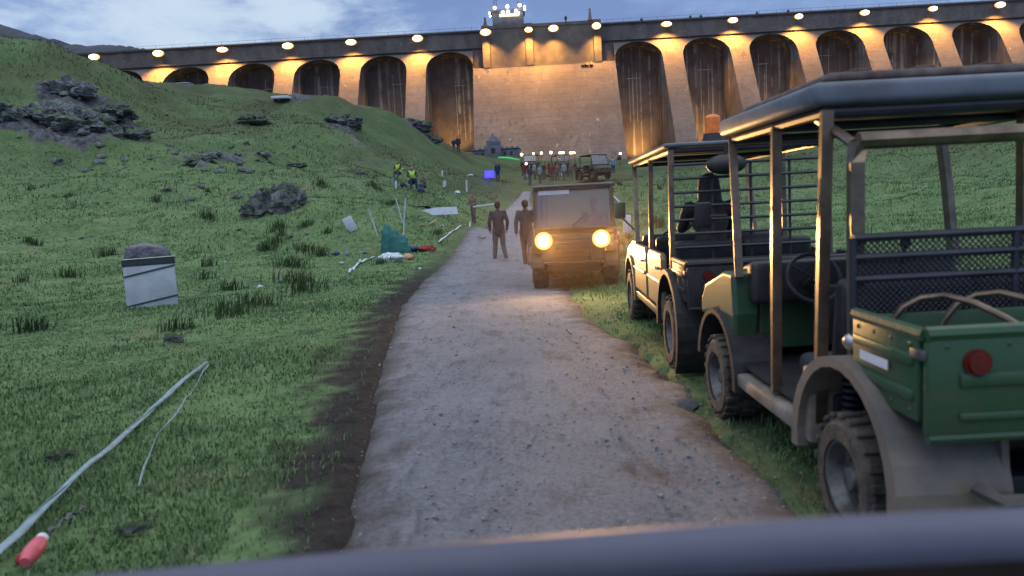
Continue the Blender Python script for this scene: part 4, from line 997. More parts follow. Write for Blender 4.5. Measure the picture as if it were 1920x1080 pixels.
def person(loc, rz, label, pose=None, top='jacket', bot='trous', voxel=.012, group=None, hood=None, vest=False, fingers=True, scale=1.):
    P = {k: Vector(v) for k, v in {**STAND, **(pose or {})}.items()}
    e = empty('person', loc, rz, label, 'person', group); e.scale = (scale,) * 3
    hd = P['head']
    body = [(P['neck'] - Vector((0, 0, .05)), .055, P['neck'] + (hd - P['neck']) * .6, .052), (hd + Vector((0, -.012, .02)), .092, hd + Vector((0, .012, -.045)), .070),
            (P['pel'], .13, P['chest'], .14), (P['shL'], .055, P['elL'], .04), (P['elL'], .036, P['wrL'], .027), (P['shR'], .055, P['elR'], .04), (P['elR'], .036, P['wrR'], .027), (P['shL'], .05, P['shR'], .05),
            (P['hipL'], .085, P['kneL'], .055), (P['kneL'], .052, P['ankL'], .036), (P['hipR'], .085, P['kneR'], .055), (P['kneR'], .052, P['ankR'], .036)]
    for s_, w, el in ((-1, 'wrL', 'elL'), (1, 'wrR', 'elR')):
        d = (P[w] - P[el]).normalized(); palm = P[w] + d * .055; body.append((P[w], .026, palm, .032))
        sd_ = d.cross(Vector((1, 0, 0))); sd_ = sd_.normalized() if sd_.length > .1 else Vector((0, 1, 0))
        if fingers:
            for k, ln in enumerate((.066, .075, .07, .055)):
                b0 = palm + d * .02 + sd_ * (k - 1.5) * .019; m0 = b0 + d * ln * .55 + Vector((-s_ * .006, 0, 0)); body.append((b0, .0098, m0, .009)); body.append((m0, .009, m0 + d * ln * .4 + Vector((-s_ * .02, 0, 0)), .0078))
            b0 = P[w] + d * .025 + sd_ * -.03; body.append((b0, .012, b0 + d * .045 + sd_ * -.022, .0095))
    def face(mb):
        mb.sph(hd + Vector((0, .100, -.015)), .016, (.8, 1, 1.5), 8)
        for s_ in (-1, 1): mb.sph(hd + Vector((s_ * .088, -.005, -.005)), .02, (.45, .8, 1.4), 8)
        mb.sph(hd + Vector((0, .085, -.062)), .02, (1.2, .6, .5), 8)
    capsules('body', body, M['skin'], e, voxel, face)
    tp = [(P['pel'] + Vector((-.03, 0, -.09 if not pose or 'pel' not in pose else 0)), .15, P['pel'] + Vector((.03, 0, .05)), .155), (P['pel'] + Vector((0, 0, .0)), .162, P['chest'], .165), (P['chest'] + Vector((-.06, 0, 0)), .135, P['chest'] + Vector((.06, 0, 0)), .135), (P['shL'] + Vector((.02, 0, -.02)), .075, P['shR'] + Vector((-.02, 0, -.02)), .075),
          (P['shL'], .072, P['elL'], .056), (P['elL'], .056, P['wrL'] + (P['elL'] - P['wrL']) * .05, .042), (P['shR'], .072, P['elR'], .056), (P['elR'], .056, P['wrR'] + (P['elR'] - P['wrR']) * .05, .042),
          (P['neck'] + Vector((0, -.02, -.03)), .075, P['neck'] + Vector((0, -.015, -.005)), .07)]
    if hood: tp.append((P['neck'] + Vector((0, -.03, 0)), .13, hd + Vector((0, -.03, 0)), .12)); tp.append((hd + Vector((0, -.03, .03)), .115, hd + Vector((0, -.03, -.06)), .10))
    capsules('jacket', tp, M[top], e, voxel * 1.2)
    bt = [(P['pel'] + Vector((0, 0, -.03)), .14, P['pel'] + Vector((0, 0, .0)), .145), (P['hipL'], .108, P['kneL'], .076), (P['kneL'], .074, P['ankL'], .062), (P['hipR'], .108, P['kneR'], .076), (P['kneR'], .074, P['ankR'], .062)]
    capsules('trousers', bt, M[bot], e, voxel * 1.2)
    if vest:
        capsules('vest', [(P['pel'] + Vector((0, 0, .12)), .178, P['chest'], .178), (P['chest'] + Vector((-.07, 0, .02)), .142, P['chest'] + Vector((.07, 0, .02)), .142), (P['shL'] + Vector((.05, 0, 0)), .08, P['shR'] + Vector((-.05, 0, 0)), .08)], M['hivis'], e, voxel * 1.2)
    for s_, a in ((-1, 'ankL'), (1, 'ankR')):
        A = P[a]; capsules('shoe', [(A + Vector((0, -.03, -.045)), .042, A + Vector((s_ * .01, .13, -.052)), .036)], M['shoe'], e, voxel)
    if not hood: capsules('hair', [(hd + Vector((0, -.028, .042)), .094, hd + Vector((0, -.035, -.005)), .082)], M['hair'], e, voxel)
    return e
def gp(px, py): p = gnd(px, py); return p
WALK = dict(kneL=(-.10, .14, .52), ankL=(-.10, .20, .10), kneR=(.10, -.02, .50), ankR=(.10, -.26, .14), elL=(-.24, -.12, 1.16), wrL=(-.25, -.10, .90), elR=(.24, .06, 1.14), wrR=(.24, .18, .93))
WALK2 = dict(kneL=(-.11, .06, .51), ankL=(-.15, .02, .09), kneR=(.11, -.0, .50), ankR=(.17, -.12, .10), elL=(-.27, -.05, 1.16), wrL=(-.25, .05, .93), elR=(.27, -.05, 1.16), wrR=(.25, .05, .93))
p = gp(938, 490); person(p, R(8), 'person in dark jacket and grey trousers walking away up the track', WALK2, voxel=.010, scale=1.02)
p = gp(990, 500); person(p, R(-12), 'person in dark jacket and brown trousers walking close beside the oncoming buggy', WALK, top='jacket', bot='brownc', voxel=.010, scale=1.04)
CARRY = dict(elL=(-.26, .05, 1.16), wrL=(-.22, .28, 1.12), elR=(.26, .05, 1.16), wrR=(.22, .28, 1.12), head=(0, .06, 1.62), kneL=(-.11, .10, .52), ankL=(-.13, .06, .09), kneR=(.11, -.02, .5), ankR=(.14, -.12, .1))
pc = gp(889, 419); sc_ = pc.y / 1400 * 56 / 1.75
person(pc, R(150), 'person in dark brown coat carrying a long pale board across both arms', CARRY, top='brownc', bot='trous', voxel=.016, scale=sc_)
SIT = dict(pel=(0, 0, .42), hipL=(-.1, .02, .40), hipR=(.1, .02, .40), kneL=(-.14, .42, .52), kneR=(.14, .42, .50), ankL=(-.14, .50, .09), ankR=(.16, .52, .09), chest=(0, .08, .78), shL=(-.19, .1, .92), shR=(.19, .1, .92), elL=(-.24, .25, .70), elR=(.24, .25, .70), wrL=(-.12, .44, .62), wrR=(.12, .44, .62), neck=(0, .12, .98), head=(0, .17, 1.12))
p = gp(773, 356); person(p, R(200), 'person in yellow hi-vis vest sitting on the slope among bags', SIT, bot='navycloth', vest=True, voxel=.018, scale=1.15)
p = gp(749, 336); person(p, R(160), 'person in yellow hi-vis vest higher up the slope, half hidden by bags', SIT, vest=True, voxel=.018, scale=1.1)
p = gp(797, 360); person(p, R(150), 'person in dark clothes crouching right of the seated hi-vis person', SIT, top='trous', bot='trous', voxel=.02, scale=1.0)
p = gp(934, 340); person(p, R(170), 'person in black standing right of the blue glow', None, top='navycloth', bot='navycloth', voxel=.02, scale=1.0)
for px, py, sc2, lb in ((851, 281, .9, 'smaller dark figure standing on the knoll skyline'), (860, 285, 1.25, 'larger dark figure standing on the knoll skyline')):
    p = gp(px, py + 2); person(p, R(180), lb, None, voxel=.03, fingers=False, scale=sc2)
# driver in the crew buggy
DRV = dict(pel=(0, 0, .78), hipL=(-.1, .04, .76), hipR=(.1, .04, .76), kneL=(-.14, .44, .80), kneR=(.14, .44, .80), ankL=(-.14, .56, .46), ankR=(.14, .56, .46), chest=(0, .02, 1.14), shL=(-.22, .04, 1.30), shR=(.22, .04, 1.30), elL=(-.27, .2, 1.08), elR=(.27, .2, 1.08), wrL=(-.15, .42, 1.10), wrR=(.15, .42, 1.10), neck=(0, .05, 1.38), head=(0, .08, 1.52))
dp = tb.matrix_world @ Vector((0, 0, 0)); rot_ = Matrix.Rotation(R(-2.2), 3, 'Z')
q_ = Vector((tbx, 7.15, 0)) + rot_ @ Vector((-.22, .82, .22)); person(q_, R(-2), 'hooded person in black riding in the crew buggy behind the window bars', DRV, top='shoe', bot='shoe', hood=True, voxel=.014, scale=1.0)
DRVT = dict(DRV)
q_ = Vector(tr.location) + Matrix.Rotation(ang, 3, 'Z') @ Vector((-.34, .62, .06)); person(q_, ang, 'driver in dark clothes behind the windscreen of the oncoming buggy', DRVT, top='jacket', bot='trous', voxel=.014)
# crowd before the dam
crowd = [(985, 312, 'maroon jacket', 'redj', 44), (1003, 311, 'pale blue jacket', 'bluecl', 46), (1022, 310, 'maroon jacket', 'redj', 50), (1040, 311, 'dark jacket', 'jacket', 50), (1058, 312, 'pale blue jacket', 'bluecl', 46), (1072, 311, 'brown jacket', 'brownc', 50), (1013, 318, 'pale blue jacket', 'bluecl', 42), (994, 322, 'dark jacket', 'jacket', 42), (1007, 305, 'black coat', 'shoe', 0), (1030, 306, 'black coat', 'shoe', 0), (1049, 306, 'black coat', 'shoe', 0), (1065, 307, 'dark jacket', 'jacket', 0), (1017, 312, 'black coat', 'shoe', 0), (1034, 314, 'maroon jacket', 'redj', 0), (1046, 313, 'brown jacket', 'brownc', 0), (1080, 308, 'black coat', 'shoe', 0), (981, 304, 'black coat', 'shoe', 0), (1138, 310, 'brown jacket', 'brownc', 0), (1125, 304, 'black coat', 'shoe', 0)]
nth = ['leftmost in the crowd, below the left work lamp', 'second from the left of the crowd', 'third from the left of the crowd, under the round lamps', 'middle of the crowd, under the last round lamp', 'under the right hand light bar', 'right end of the crowd beside the far buggy', 'front of the crowd over the oncoming roof', 'front left of the crowd, lower than the lamps', 'behind the second figure from the left', 'behind the middle of the crowd', 'behind and below the left light bar', 'between the two light bars', 'in the second row left of the crowd middle', 'in the front row at the crowd middle', 'in the front row under the left light bar', 'beside the far buggy at its left', 'far back at the left end of the crowd', 'close behind the far buggy at its right', 'behind the roof of the far buggy']
for (px, py, cl_, mt_, Y), nn in zip(crowd, nth):
    p = gnd(px, py + 26); z = p.z; person((p.x, p.y, z), R(random.uniform(120, 240)), 'person in %s %s' % (cl_, nn), None, top=mt_, voxel=.03, fingers=False, scale=1.12)
for px, lb in ((1131, 'person in black standing right of the far buggy, close to it'), (1150, 'person in grey standing apart, right of the crowd')):
    p = gnd(px, 326); person(p, R(170), lb, None, top='navycloth' if px < 1140 else 'bluecl', bot='navycloth', voxel=.03, fingers=False, scale=1.1)
for px, lb in ((1060, 'above the gate block'), (1205, 'just left of the first lamp past the spillway'), (1297, 'left of the close pair right of the spillway'), (1317, 'right of the close pair right of the spillway'), (1423, 'midway between second and third lamps right of the spillway'), (1482, 'directly over the third lamp right of the spillway')):
    x = dl(px, 40, 0).x; person(dw((x, 1.2 if px > 1130 else -1.5, ZC - (.35 if px > 1130 else -.35))), R(180), 'tiny figure on the crest %s' % lb, None, voxel=.04, fingers=False, group='figures along the dam crest')

# ------------------------------------------------------------------ far vehicles, lamps, structures
fb = buggy('far_buggy', (0, 0, 0), 0, 'far grey buggy parked with raised windscreen right of the crowd', 'buggy', None,
    wb=2.0, hw=.80, body='truck', roofm='roof', yA=1.55, rows=1, roof0=.1, roof1=1.8, zr=1.93, boxy0=-.75, boxy1=-.1, boxz0=.74, boxz1=1.08, wr=.33, ww=.27,
    posts=((1.95, 1.8, 0, 1.1), (.1, .1, 0, .9)), glass=(2.1, 1.75, 1.15, 1.93), seats=[.5], fendm='black')
p = gnd(1102, 338); fb.location = p; fb.rotation_euler = (0, 0, R(205)); fb.scale = (1.25,) * 3
for px, py, Y, r_, lab in ((978, 290, 52, .17, 'glowing work lamp on a stand, far left of the lamp row'), (1000, 288, 54, .13, 'glowing work lamp on a stand, second in the row'), (1015, 287, 54, .15, 'glowing work lamp on a stand, third in the row'), (1033, 286, 54, .17, 'glowing work lamp on a stand beside the light bars'), (986, 307, 48, .17, 'glowing work lamp on a short stand below the lamp row'), (1163, 288, 70, .14, 'small white lamp on a stand right of the crowd')):
    Y = gnd(px, 330 if px < 1100 else 312).y; p = at(px, py, Y); z0 = h1(p.x, p.y); e = empty('work_lamp', (p.x, p.y, z0), 0, lab, 'work lamp', 'work lamps in front of the dam')
    hgt = max(p.z - z0, .4)
    mb = MB(); mb.cyl((0, 0, .0), (0, 0, hgt), .03, seg=6)
    for k in range(3): mb.cyl((0, 0, .5), (math.cos(k * 2.1) * .4, math.sin(k * 2.1) * .4, 0), .02, seg=5)
    mb.build('stand', M['steel'], e)
    mb = MB(); mb.sph((0, 0, hgt), r_, seg=10); mb.build('bulb', M['warmglow'], e)
    mb = MB(); mb.box(-r_ * 1.1, r_ * 1.1, .12, .3, hgt - r_, hgt + r_, .03); mb.build('housing', M['steel'], e)
for px, lab in ((1053, 'left glowing light bar on stands above the crowd'), (1073, 'right glowing light bar on stands above the crowd')):
    p = at(px, 286.5, gnd(px, 326).y); z0 = h1(p.x, p.y); e = empty('light_bar', (p.x, p.y, z0), 0, lab, 'light bar', 'light bars above the crowd'); hgt = p.z - z0
    mb = MB(); mb.box(-.34, .34, -.04, .04, hgt - .11, hgt + .11, .05, seg=3); mb.build('tube', M['warmglow'], e)
    mb = MB(); mb.box(-.36, .36, .05, .12, hgt - .1, hgt + .1, .01)
    for x in (-.3, .3): mb.cyl((x, .08, 0), (x, .08, hgt), .03, seg=6)
    mb.build('stand', M['steel'], e)
pl = bpy.data.lights.new('work_light', 'POINT'); pl.energy = 260; pl.color = (1, .7, .35); pl.shadow_soft_size = .3
lo = bpy.data.objects.new('work_light', pl); COL.objects.link(lo); lo.location = at(1040, 288, 50)
# low building with stepped tower at the dam foot
p = at(928, 292, 128); z0 = h1(p.x, p.y) - .6
kb = empty('stone_building', (p.x, p.y, z0), R(-6), 'small dark stone building with stepped tower at the foot of the dam', 'building'); K = 128 / 1400
mb = MB(); mb.box(-40 * K, 45 * K, -1, 4, 0, 17 * K, .05); mb.box(-42 * K, 46 * K, -1.2, 4.2, 16.9 * K, 18.6 * K, .05)
for k in range(9): mb.box((-38 + k * 10) * K, (-34 + k * 10) * K, -1.1, -.3, 18.5 * K, 21 * K)
mb.build('wall', M['stone'], kb)
mb = MB(); mb.box(-17 * K, 14 * K, -1.6, 3, .0, 24 * K, .05); mb.box(-13 * K, 10 * K, -1.3, 2.6, 24 * K, 33 * K, .05)
mb.cyl((-2 * K, .6, 33 * K), (-2 * K, .6, 42 * K), 10 * K, 6 * K, 8); mb.cyl((-3 * K, .6, 42 * K), (-3 * K, .6, 50 * K), 3.5 * K, .02, 6)
mb.build('tower', M['stone'], kb)
for x in (-32, -22, 20, 32):
    mb = MB(); mb.box((x - 2) * K, (x + 2) * K, -1.06, -.9, 6 * K, 12 * K); mb.build('window', M['black'], kb)
mb = MB(); mb.box(-4 * K, 3 * K, -1.66, -1.5, 26 * K - 16 * K, 35 * K - 16 * K); mb.build('door', M['black'], kb)
# green strip
p = gnd(955, 303); e = tag((lambda mb_: (mb_.tube([(-1.6, 0, .55), (-.2, -.1, .40), (1.5, 0, .05)], [.12, .17, .10], 8), mb_.build('green_strip', M['neon']))[1])(MB()), 'bright green strip of sheeting lying left of the work lamps', 'sheeting')
e.location = p + Vector((0, 0, .1)); e.scale = (1.0, 1, 1)
# blue glowing screen
p = gnd(918, 341); e = empty('glow_screen', p, R(8), 'blue glowing screen on a low stand left of the track', 'screen')
k_ = p.y / 1400
mb = MB(); mb.box(-9 * k_, 9 * k_, -.05, .02, 7 * k_, 20 * k_, .03); mb.build('screen', M['blueglow'], e)
mb = MB(); mb.box(-9.6 * k_, 9.6 * k_, .022, .12, 6.4 * k_, 20.6 * k_, .03); mb.cyl((-5 * k_, 0.05, 7 * k_), (-9 * k_, -.3, 0), .03, seg=6); mb.cyl((5 * k_, .05, 7 * k_), (9 * k_, -.3, 0), .03, seg=6); mb.build('stand', M['black'], e)
pl = bpy.data.lights.new('screen_light', 'POINT'); pl.energy = 40; pl.color = (.1, .08, 1); pl.shadow_soft_size = .3; lo = bpy.data.objects.new('screen_light', pl); COL.objects.link(lo); lo.parent = e; lo.location = (0, -.6, 12 * k_)

# ------------------------------------------------------------------ litter and props on the left field
def blobm(name, p, size, mt, seed, lab, cat, group=None, rough=.35, rz=0, flat=.0, sub=4):
    bm = bmesh.new(); bmesh.ops.create_icosphere(bm, subdivisions=sub, radius=1); o = Vector((seed * 2.1, seed, 5))
    for v in bm.verts:
        d = v.co.copy(); k = 1 + rough * (mnoise.fractal(d * 1.3 + o, 1, 2, 4) + .3 * abs(mnoise.noise(d * 4 + o)))
        v.co = d * k; v.co.z = max(v.co.z, -.35); v.co.x *= size[0]; v.co.y *= size[1]; v.co.z *= size[2]
    me = bpy.data.meshes.new(name); bm.to_mesh(me); bm.free(); me.materials.append(M[mt]); me.polygons.foreach_set('use_smooth', [True] * len(me.polygons))
    ob = link_mesh(name, me, loc=(p[0], p[1], p[2] + size[2] * .3)); ob.rotation_euler[2] = rz
    return tag(ob, lab, cat, group)
def pxs(p, n): return n * p.y / 1400
# strapped box with dark hood
p = gnd(287, 573); K = p.y / 1400; w = 43 * K
bx = empty('strapped_box', p, R(26), 'tall pale box bound with dark straps under a domed dark grey cover', 'box')
mb = MB(); mb.box(-w, w, -w * .9, w * .5, -.08, 86 * K, .04, seg=3); mb.build('panel_body', M['boxw'], bx)
mb = MB(); mb.box(-w * 1.03, w * 1.03, -w * .93, w * .53, 78 * K, 92 * K, .02); mb.build('dark_band', M['strap'], bx)
bm = bmesh.new(); bmesh.ops.create_icosphere(bm, subdivisions=5, radius=1)
for v in bm.verts:
    d = v.co.copy(); sq = 1 / max(abs(d.x), abs(d.y), abs(d.z)) ** .55; k = 1 + .06 * mnoise.fractal(d * 1.7 + Vector((4, 2, 9)), 1, 2, 4) + .05 * abs(mnoise.noise(d * 6))
    v.co = Vector((d.x * w * .90 * min(sq, 1.15) * (k if d.z > 0 else 1.02), -w * .2 + d.y * w * .58 * min(sq, 1.25) * (k if d.z > 0 else 1), 90 * K + (d.z * 27 * K * sq * k * (1 - .25 * max(d.x, 0)) if d.z > 0 else d.z * 10 * K)))
me = bpy.data.meshes.new('cover'); bm.to_mesh(me); bm.free(); me.materials.append(M['tarp']); me.polygons.foreach_set('use_smooth', [True] * len(me.polygons)); link_mesh('cover', me, bx)
for z0, z1 in ((58, 74), (4, 18)):
    mb = MB(); f_ = -w * .9 - .012
    mb.prism([(-w * 1.01, z0 * K), (w * 1.01, z1 * K), (w * 1.01, (z1 + 3) * K), (-w * 1.01, (z0 + 3) * K)], f_, f_ + .015, 'y')
    mb.prism([(f_, z0 * K), (w * .5, (z0 + 10) * K), (w * .5, (z0 + 13) * K), (f_, (z0 + 3) * K)], -w * 1.012, -w * 1.0, 'x'); mb.build('strap', M['strap'], bx)
mb = MB(); mb.tube([(-w * 1.0, -w * .96, 91 * K), (w * 1.04, -w * .96, 92 * K)], .009, 6); mb.build('cover_rim', M['chrome'], bx)

# collapsed gazebo: poles and teal canvas
p = gnd(742, 472); K = p.y / 1400
gz = empty('collapsed_gazebo', p, 0, 'collapsed gazebo of teal canvas with white poles sticking up', 'gazebo')
bm = bmesh.new(); bmesh.ops.create_icosphere(bm, subdivisions=5, radius=1)
prof_ = lambda u: np.interp(u, [-1, -.8, -.55, -.2, .2, .55, .85, 1], [.35, .85, 1.0, .80, .62, .52, .35, .12])
for v in bm.verts:
    d = v.co.copy(); h_ = max(d.z, -.1); k = prof_(d.x)
    fold = .16 * abs(math.sin(d.x * 7 + d.y * 4 + d.z * 3)) + .75 * (.5 - abs(mnoise.noise(d * 2.1 + Vector((3, 1, 7))))) - .25 + .25 * mnoise.fractal(d * 3.2, 1, 2, 4)
    sq = 1 / max(abs(d.x), abs(d.z), abs(d.y)) ** .4
    v.co = Vector((d.x * 29 * K * sq * .95, d.y * 20 * K * sq, h_ * sq * 52 * K * k * (1 + fold * .6)))
me = bpy.data.meshes.new('canvas'); bm.to_mesh(me); bm.free(); me.materials.append(M['teal']); me.polygons.foreach_set('use_smooth', [True] * len(me.polygons)); link_mesh('canvas', me, gz)
def pole(x0, z0, x1, z1, y=0., r=.022, mt='pole'):
    mb = MB(); mb.tube([(x0 * K, y, z0 * K), (x1 * K, y + .05, z1 * K)], r, 7); mb.build('pole', M[mt], gz)
pole(-30, 30, -45, 82, -.1); pole(12, 52, 1, 100, .6); pole(18, 30, 26, 98, -.2, .026)
pole(-35, 68, -70, 32, .3, .008); pole(2, 88, -18, 66, .5, .008)
blobm('dark_bag', gnd(766, 471), (pxs(gnd(766, 471), 17), .3, pxs(gnd(766, 471), 7)), 'navycloth', 3, 'black and blue bag slumped at the foot of the teal canvas', 'bag')
blobm('plastic_sheet', gnd(733, 489), (pxs(gnd(733, 489), 24), .32, pxs(gnd(733, 489), 11)), 'whitebag', 4, 'pale white plastic sheet crumpled in front of the teal canvas', 'sheet')
blobm('cloth', gnd(765, 486), (pxs(gnd(765, 486), 10), .16, pxs(gnd(765, 486), 7)), 'peach', 5, 'peach coloured cloth right of the white plastic sheet', 'cloth')
blobm('red_bag', gnd(801, 470), (pxs(gnd(801, 470), 16), .28, pxs(gnd(801, 470), 8)), 'redcloth', 6, 'red holdall lying near the track edge', 'bag')
blobm('blue_cloth', gnd(755, 463), (pxs(gnd(755, 463), 8), .2, pxs(gnd(755, 463), 10)), 'navycloth', 13, 'small blue cloth lump against the right side of the teal canvas', 'cloth')
# boards
def board(name, c, sx, sy, th, rx, ry, rz, mt, lab, cat):
    mb = MB(); mb.box(-sx, sx, -sy, sy, -th, th, min(th * .8, .02)); o = mb.build(name, M[mt], loc=c); o.rotation_euler = (R(rx), R(ry), R(rz)); return tag(o, lab, cat)
p = gnd(657, 436); board('white_panel', p + Vector((0, 0, .28)), pxs(p, 9), .03, pxs(p, 14), 6, -22, 0, 'white', 'small white panel standing tilted in the grass left of the poles', 'panel')
p = gnd(817, 405); K = p.y / 1400; mb = MB()
mb.prism([(-43 * K, 0), (42 * K, 0), (40 * K, 14 * K), (0, 14 * K), (-38 * K, 9 * K)], -.02, .02, 'y'); o = mb.build('long_panel', M['white'], loc=p + Vector((0, 0, .02))); o.rotation_euler = (R(-12), 0, R(2)); tag(o, 'long white panel lying on edge between the poles and the carrying person', 'panel')
p = gnd(800, 389); K = p.y / 1400; mb = MB(); mb.box(-28 * K, 30 * K, -.3, .3, .05, 3 * K, .02)
for x in (-24, 24): mb.cyl((x * K, 0, 0), (x * K, 0, .1), .03, seg=6)
o = mb.build('folded_table', M['black'], loc=p); tag(o, 'dark flat folded table behind the long white panel', 'table')
q_ = at(908, 385, pc.y - .5); mb = MB(); mb.box(-21 * pc.y / 1400, 24 * pc.y / 1400, -.16, .16, -.035, .035, .02); o = mb.build('pale_board', M['white'], loc=q_); o.rotation_euler = (0, R(-5), R(6)); tag(o, 'long pale board held across the arms of the person in the brown coat', 'board')
# thin planks and sticks
for (xa_, ya_, xb_, yb_, mt_, lab) in ((805, 425, 818, 418, 'peach', 'short pale stick lying in the grass below the long white panel'), (787, 413, 799, 413, 'peach', 'flat orange slat lying just under the long white panel'), (787, 426, 796, 426, 'peach', 'small orange slat below the other slat in the grass')):
    A, B = gnd(xa_, ya_), gnd(xb_, yb_); mb = MB(); mb.tube([A + Vector((0, 0, .08)), B + Vector((0, 0, .1))], .028, 6); tag(mb.build('slat', M[mt_]), lab, 'slat')
p = gnd(527, 192); K = p.y / 1400; mb = MB(); mb.box(-15 * K, 17 * K, -.5, .5, .25, .5, .05); tag(mb.build('pale_board', M['white'], loc=p), 'pale board lying near the top of the middle knoll', 'board')
p = gnd(356, 171); q2 = dl(345, 163, 0); p = at(346, 166, 82); mb = MB(); K = 82 / 1400; mb.box(-17 * K, 15 * K, -1, 1, -4 * K, 6 * K, .05); mb.box(-19 * K, 17 * K, -1.2, 1.2, 6 * K, 7.2 * K, .03); tag(mb.build('site_cabin', M['white'], loc=p), 'small white site cabin on the knoll skyline under the left arch', 'cabin')
# scattered bits: (px, py, w px, h px, material, label, category)
bits = [(611, 478, 6, 4, 'white', 'small white carton at the left end of the dark clothes'), (630, 478, 12, 5, 'navycloth', 'dark crumpled clothes left of the teal canvas'), (650, 478, 6, 7, 'bluecl', 'pale blue bag at the right end of the dark clothes'), (684, 476, 7, 3, 'navycloth', 'flat dark rag between the blue bag and teal canvas'),
        (641, 494, 5, 3, 'whitebag', 'small white scrap below the dark clothes'), (676, 494, 6, 7, 'whitebag', 'crumpled white wrapper at the left end of the pale tape'), (661, 508, 6, 5, 'whitebag', 'white wrapper below the pale tape end'), (787, 505, 4, 3, 'white', 'white scrap close to the track edge'),
        (829, 425, 4, 4, 'white', 'round white tub in the grass left of the track'), (844, 439, 5, 4, 'whitebag', 'grey white wrapper beside the track edge'), (833, 350, 6, 11, 'whitebag', 'upright white container on the slope right of the sitting people'), (858, 363, 8, 5, 'white', 'small white crate below the upright white container'),
        (875, 360, 3, 22, 'white', 'thin upright white post left of the carrying person'), (829, 330, 3, 10, 'white', 'short white stake behind the sitting people'), (882, 330, 9, 3, 'white', 'flat white tray on the slope left of the blue screen'), (736, 345, 5, 10, 'bluecl', 'pale grey bottle crate left of the sitting person'), (742, 352, 4, 12, 'white', 'white canister at the far left of the sitting group'),
        (756, 349, 8, 6, 'navycloth', 'black rucksack between the two hi-vis people'), (790, 362, 11, 9, 'navycloth', 'dark blue crate below the sitting group'), (488, 540, 9, 5, 'white', 'white bottle lying in the rushes'), (525, 530, 8, 7, 'bluecl', 'blue grey wrapper in front of the rush clump'), (460, 541, 6, 6, 'tarp', 'dark scrap left of the white bottle'),
        (422, 493, 4, 2, 'white', 'tiny white scrap in the open grass right of the strapped box'), (988, 334, 12, 8, 'bluecl', 'pale crate behind the oncoming roof at its left corner'), (1030, 332, 10, 8, 'black', 'black bag heaped on the ground left of the white sacks'), (1047, 330, 11, 12, 'whitebag', 'white sack seen over the oncoming roof'),
        (1066, 322, 16, 7, 'peach', 'pinkish sack heaped behind the white sack'), (1100, 330, 18, 6, 'redcloth', 'red bundle on the ground right of the sacks'), (1172, 292, 7, 7, 'white', 'white motorcycle-sized bundle right of the lone standing person'), (1161, 300, 6, 8, 'black', 'black case beside the small white lamp'), (755, 318, 3, 3, 'hivis', 'tiny yellow scrap on the slope above the sitting people')]
for i, (px, py, w_, h_, mt_, lab) in enumerate(bits):
    p = gnd(px, py); K = p.y / 1400
    if h_ > w_ * 1.6:
        mb = MB(); mb.tube([(0, 0, -.05), (w_ * .2 * K, 0, h_ * .5 * K), (w_ * .3 * K, 0, h_ * K)], max(w_ * .5 * K, .02), 8); o = mb.build('post' if w_ < 5 else 'container', M[mt_], loc=p); tag(o, lab, lab.split()[2] if False else 'litter')
    else: blobm('litter', p, (w_ * .62 * K, w_ * .45 * K, h_ * .75 * K), mt_, i + 20, lab, 'litter', rough=.45, sub=3)
for px, py, rz_, lab in ((1046, 323, 196, 'second far buggy, low and dark, parked before the crowd'), (1000, 322, 168, 'third far buggy, parked at the left end of the crowd')):
    c2 = copy_tree(fb); q_ = gnd(px, py); c2.location = q_; c2.rotation_euler = (0, 0, R(rz_)); c2.scale = (1.05,) * 3; c2['label'] = lab

# pale tape by the teal canvas and the long one beside the track
def ribbon(name, pts, w, mt, lab, cat, lift=.03, twist=0., strands=1):
    mb = MB()
    P = [gnd(*q) if len(q) == 2 else Vector(q) for q in pts]
    # resample
    Q = []
    for A, B in zip(P, P[1:]):
        n_ = 10
        for k in range(n_): Q.append(A.lerp(B, k / n_))
    Q.append(P[-1]); n_ = len(Q)
    for s_ in range(strands):
        L_, R_ = [], []
        for i, q in enumerate(Q):
            d = (Q[min(i + 1, n_ - 1)] - Q[max(i - 1, 0)]); d.z = 0; d.normalize(); nrm = Vector((-d.y, d.x, 0))
            u = i / (n_ - 1); ww_ = w * (.35 + .65 * abs(math.sin(u * 9 + s_ * 1.3))) if twist else w
            o_ = (s_ - (strands - 1) / 2) * w * .8 * abs(math.sin(u * 6.5 + .4))
            z = h1(q.x, q.y) * .5 + (P[0].z * (1 - u) + P[-1].z * u) * .5 + lift + .006 * s_ if twist else h1(q.x, q.y) + lift + .01 * math.sin(u * 23)
            tl = .008 * math.sin(u * 15 + s_ * 2)
            L_.append(mb.bm.verts.new((q.x + nrm.x * (o_ + ww_ / 2), q.y + nrm.y * (o_ + ww_ / 2), z + tl))); R_.append(mb.bm.verts.new((q.x + nrm.x * (o_ - ww_ / 2), q.y + nrm.y * (o_ - ww_ / 2), z - tl)))
        for i in range(n_ - 1): mb.bm.faces.new((L_[i], L_[i + 1], R_[i + 1], R_[i]))
    o = mb.build(name, M[mt]); sl = o.modifiers.new('sol', 'SOLIDIFY'); sl.thickness = .004; return tag(o, lab, cat)
ribbon('webbing', [(-15, 1075), (60, 1000), (130, 930), (190, 870), (245, 815), (300, 765), (345, 722), (388, 688)], .034, 'strip', 'long pale twisted webbing lying in the grass at bottom left', 'webbing', .06, 1, 2)
ribbon('thin_cord', [(262, 930), (272, 890), (298, 832), (330, 790), (360, 750), (380, 712), (392, 692)], .009, 'strip', 'thin pale cord curving in the grass right of the webbing', 'cord', .06)
ribbon('dark_strap', [(95, 1018), (118, 997), (138, 982), (165, 968)], .022, 'tarp', 'short grey strap leading away from the pink float', 'strap', .06)
ribbon('pale_tape', [(655, 515), (672, 497), (690, 489), (708, 486)], .07, 'whitebag', 'pale tape trailing in the grass left of the white plastic sheet', 'tape', .06)
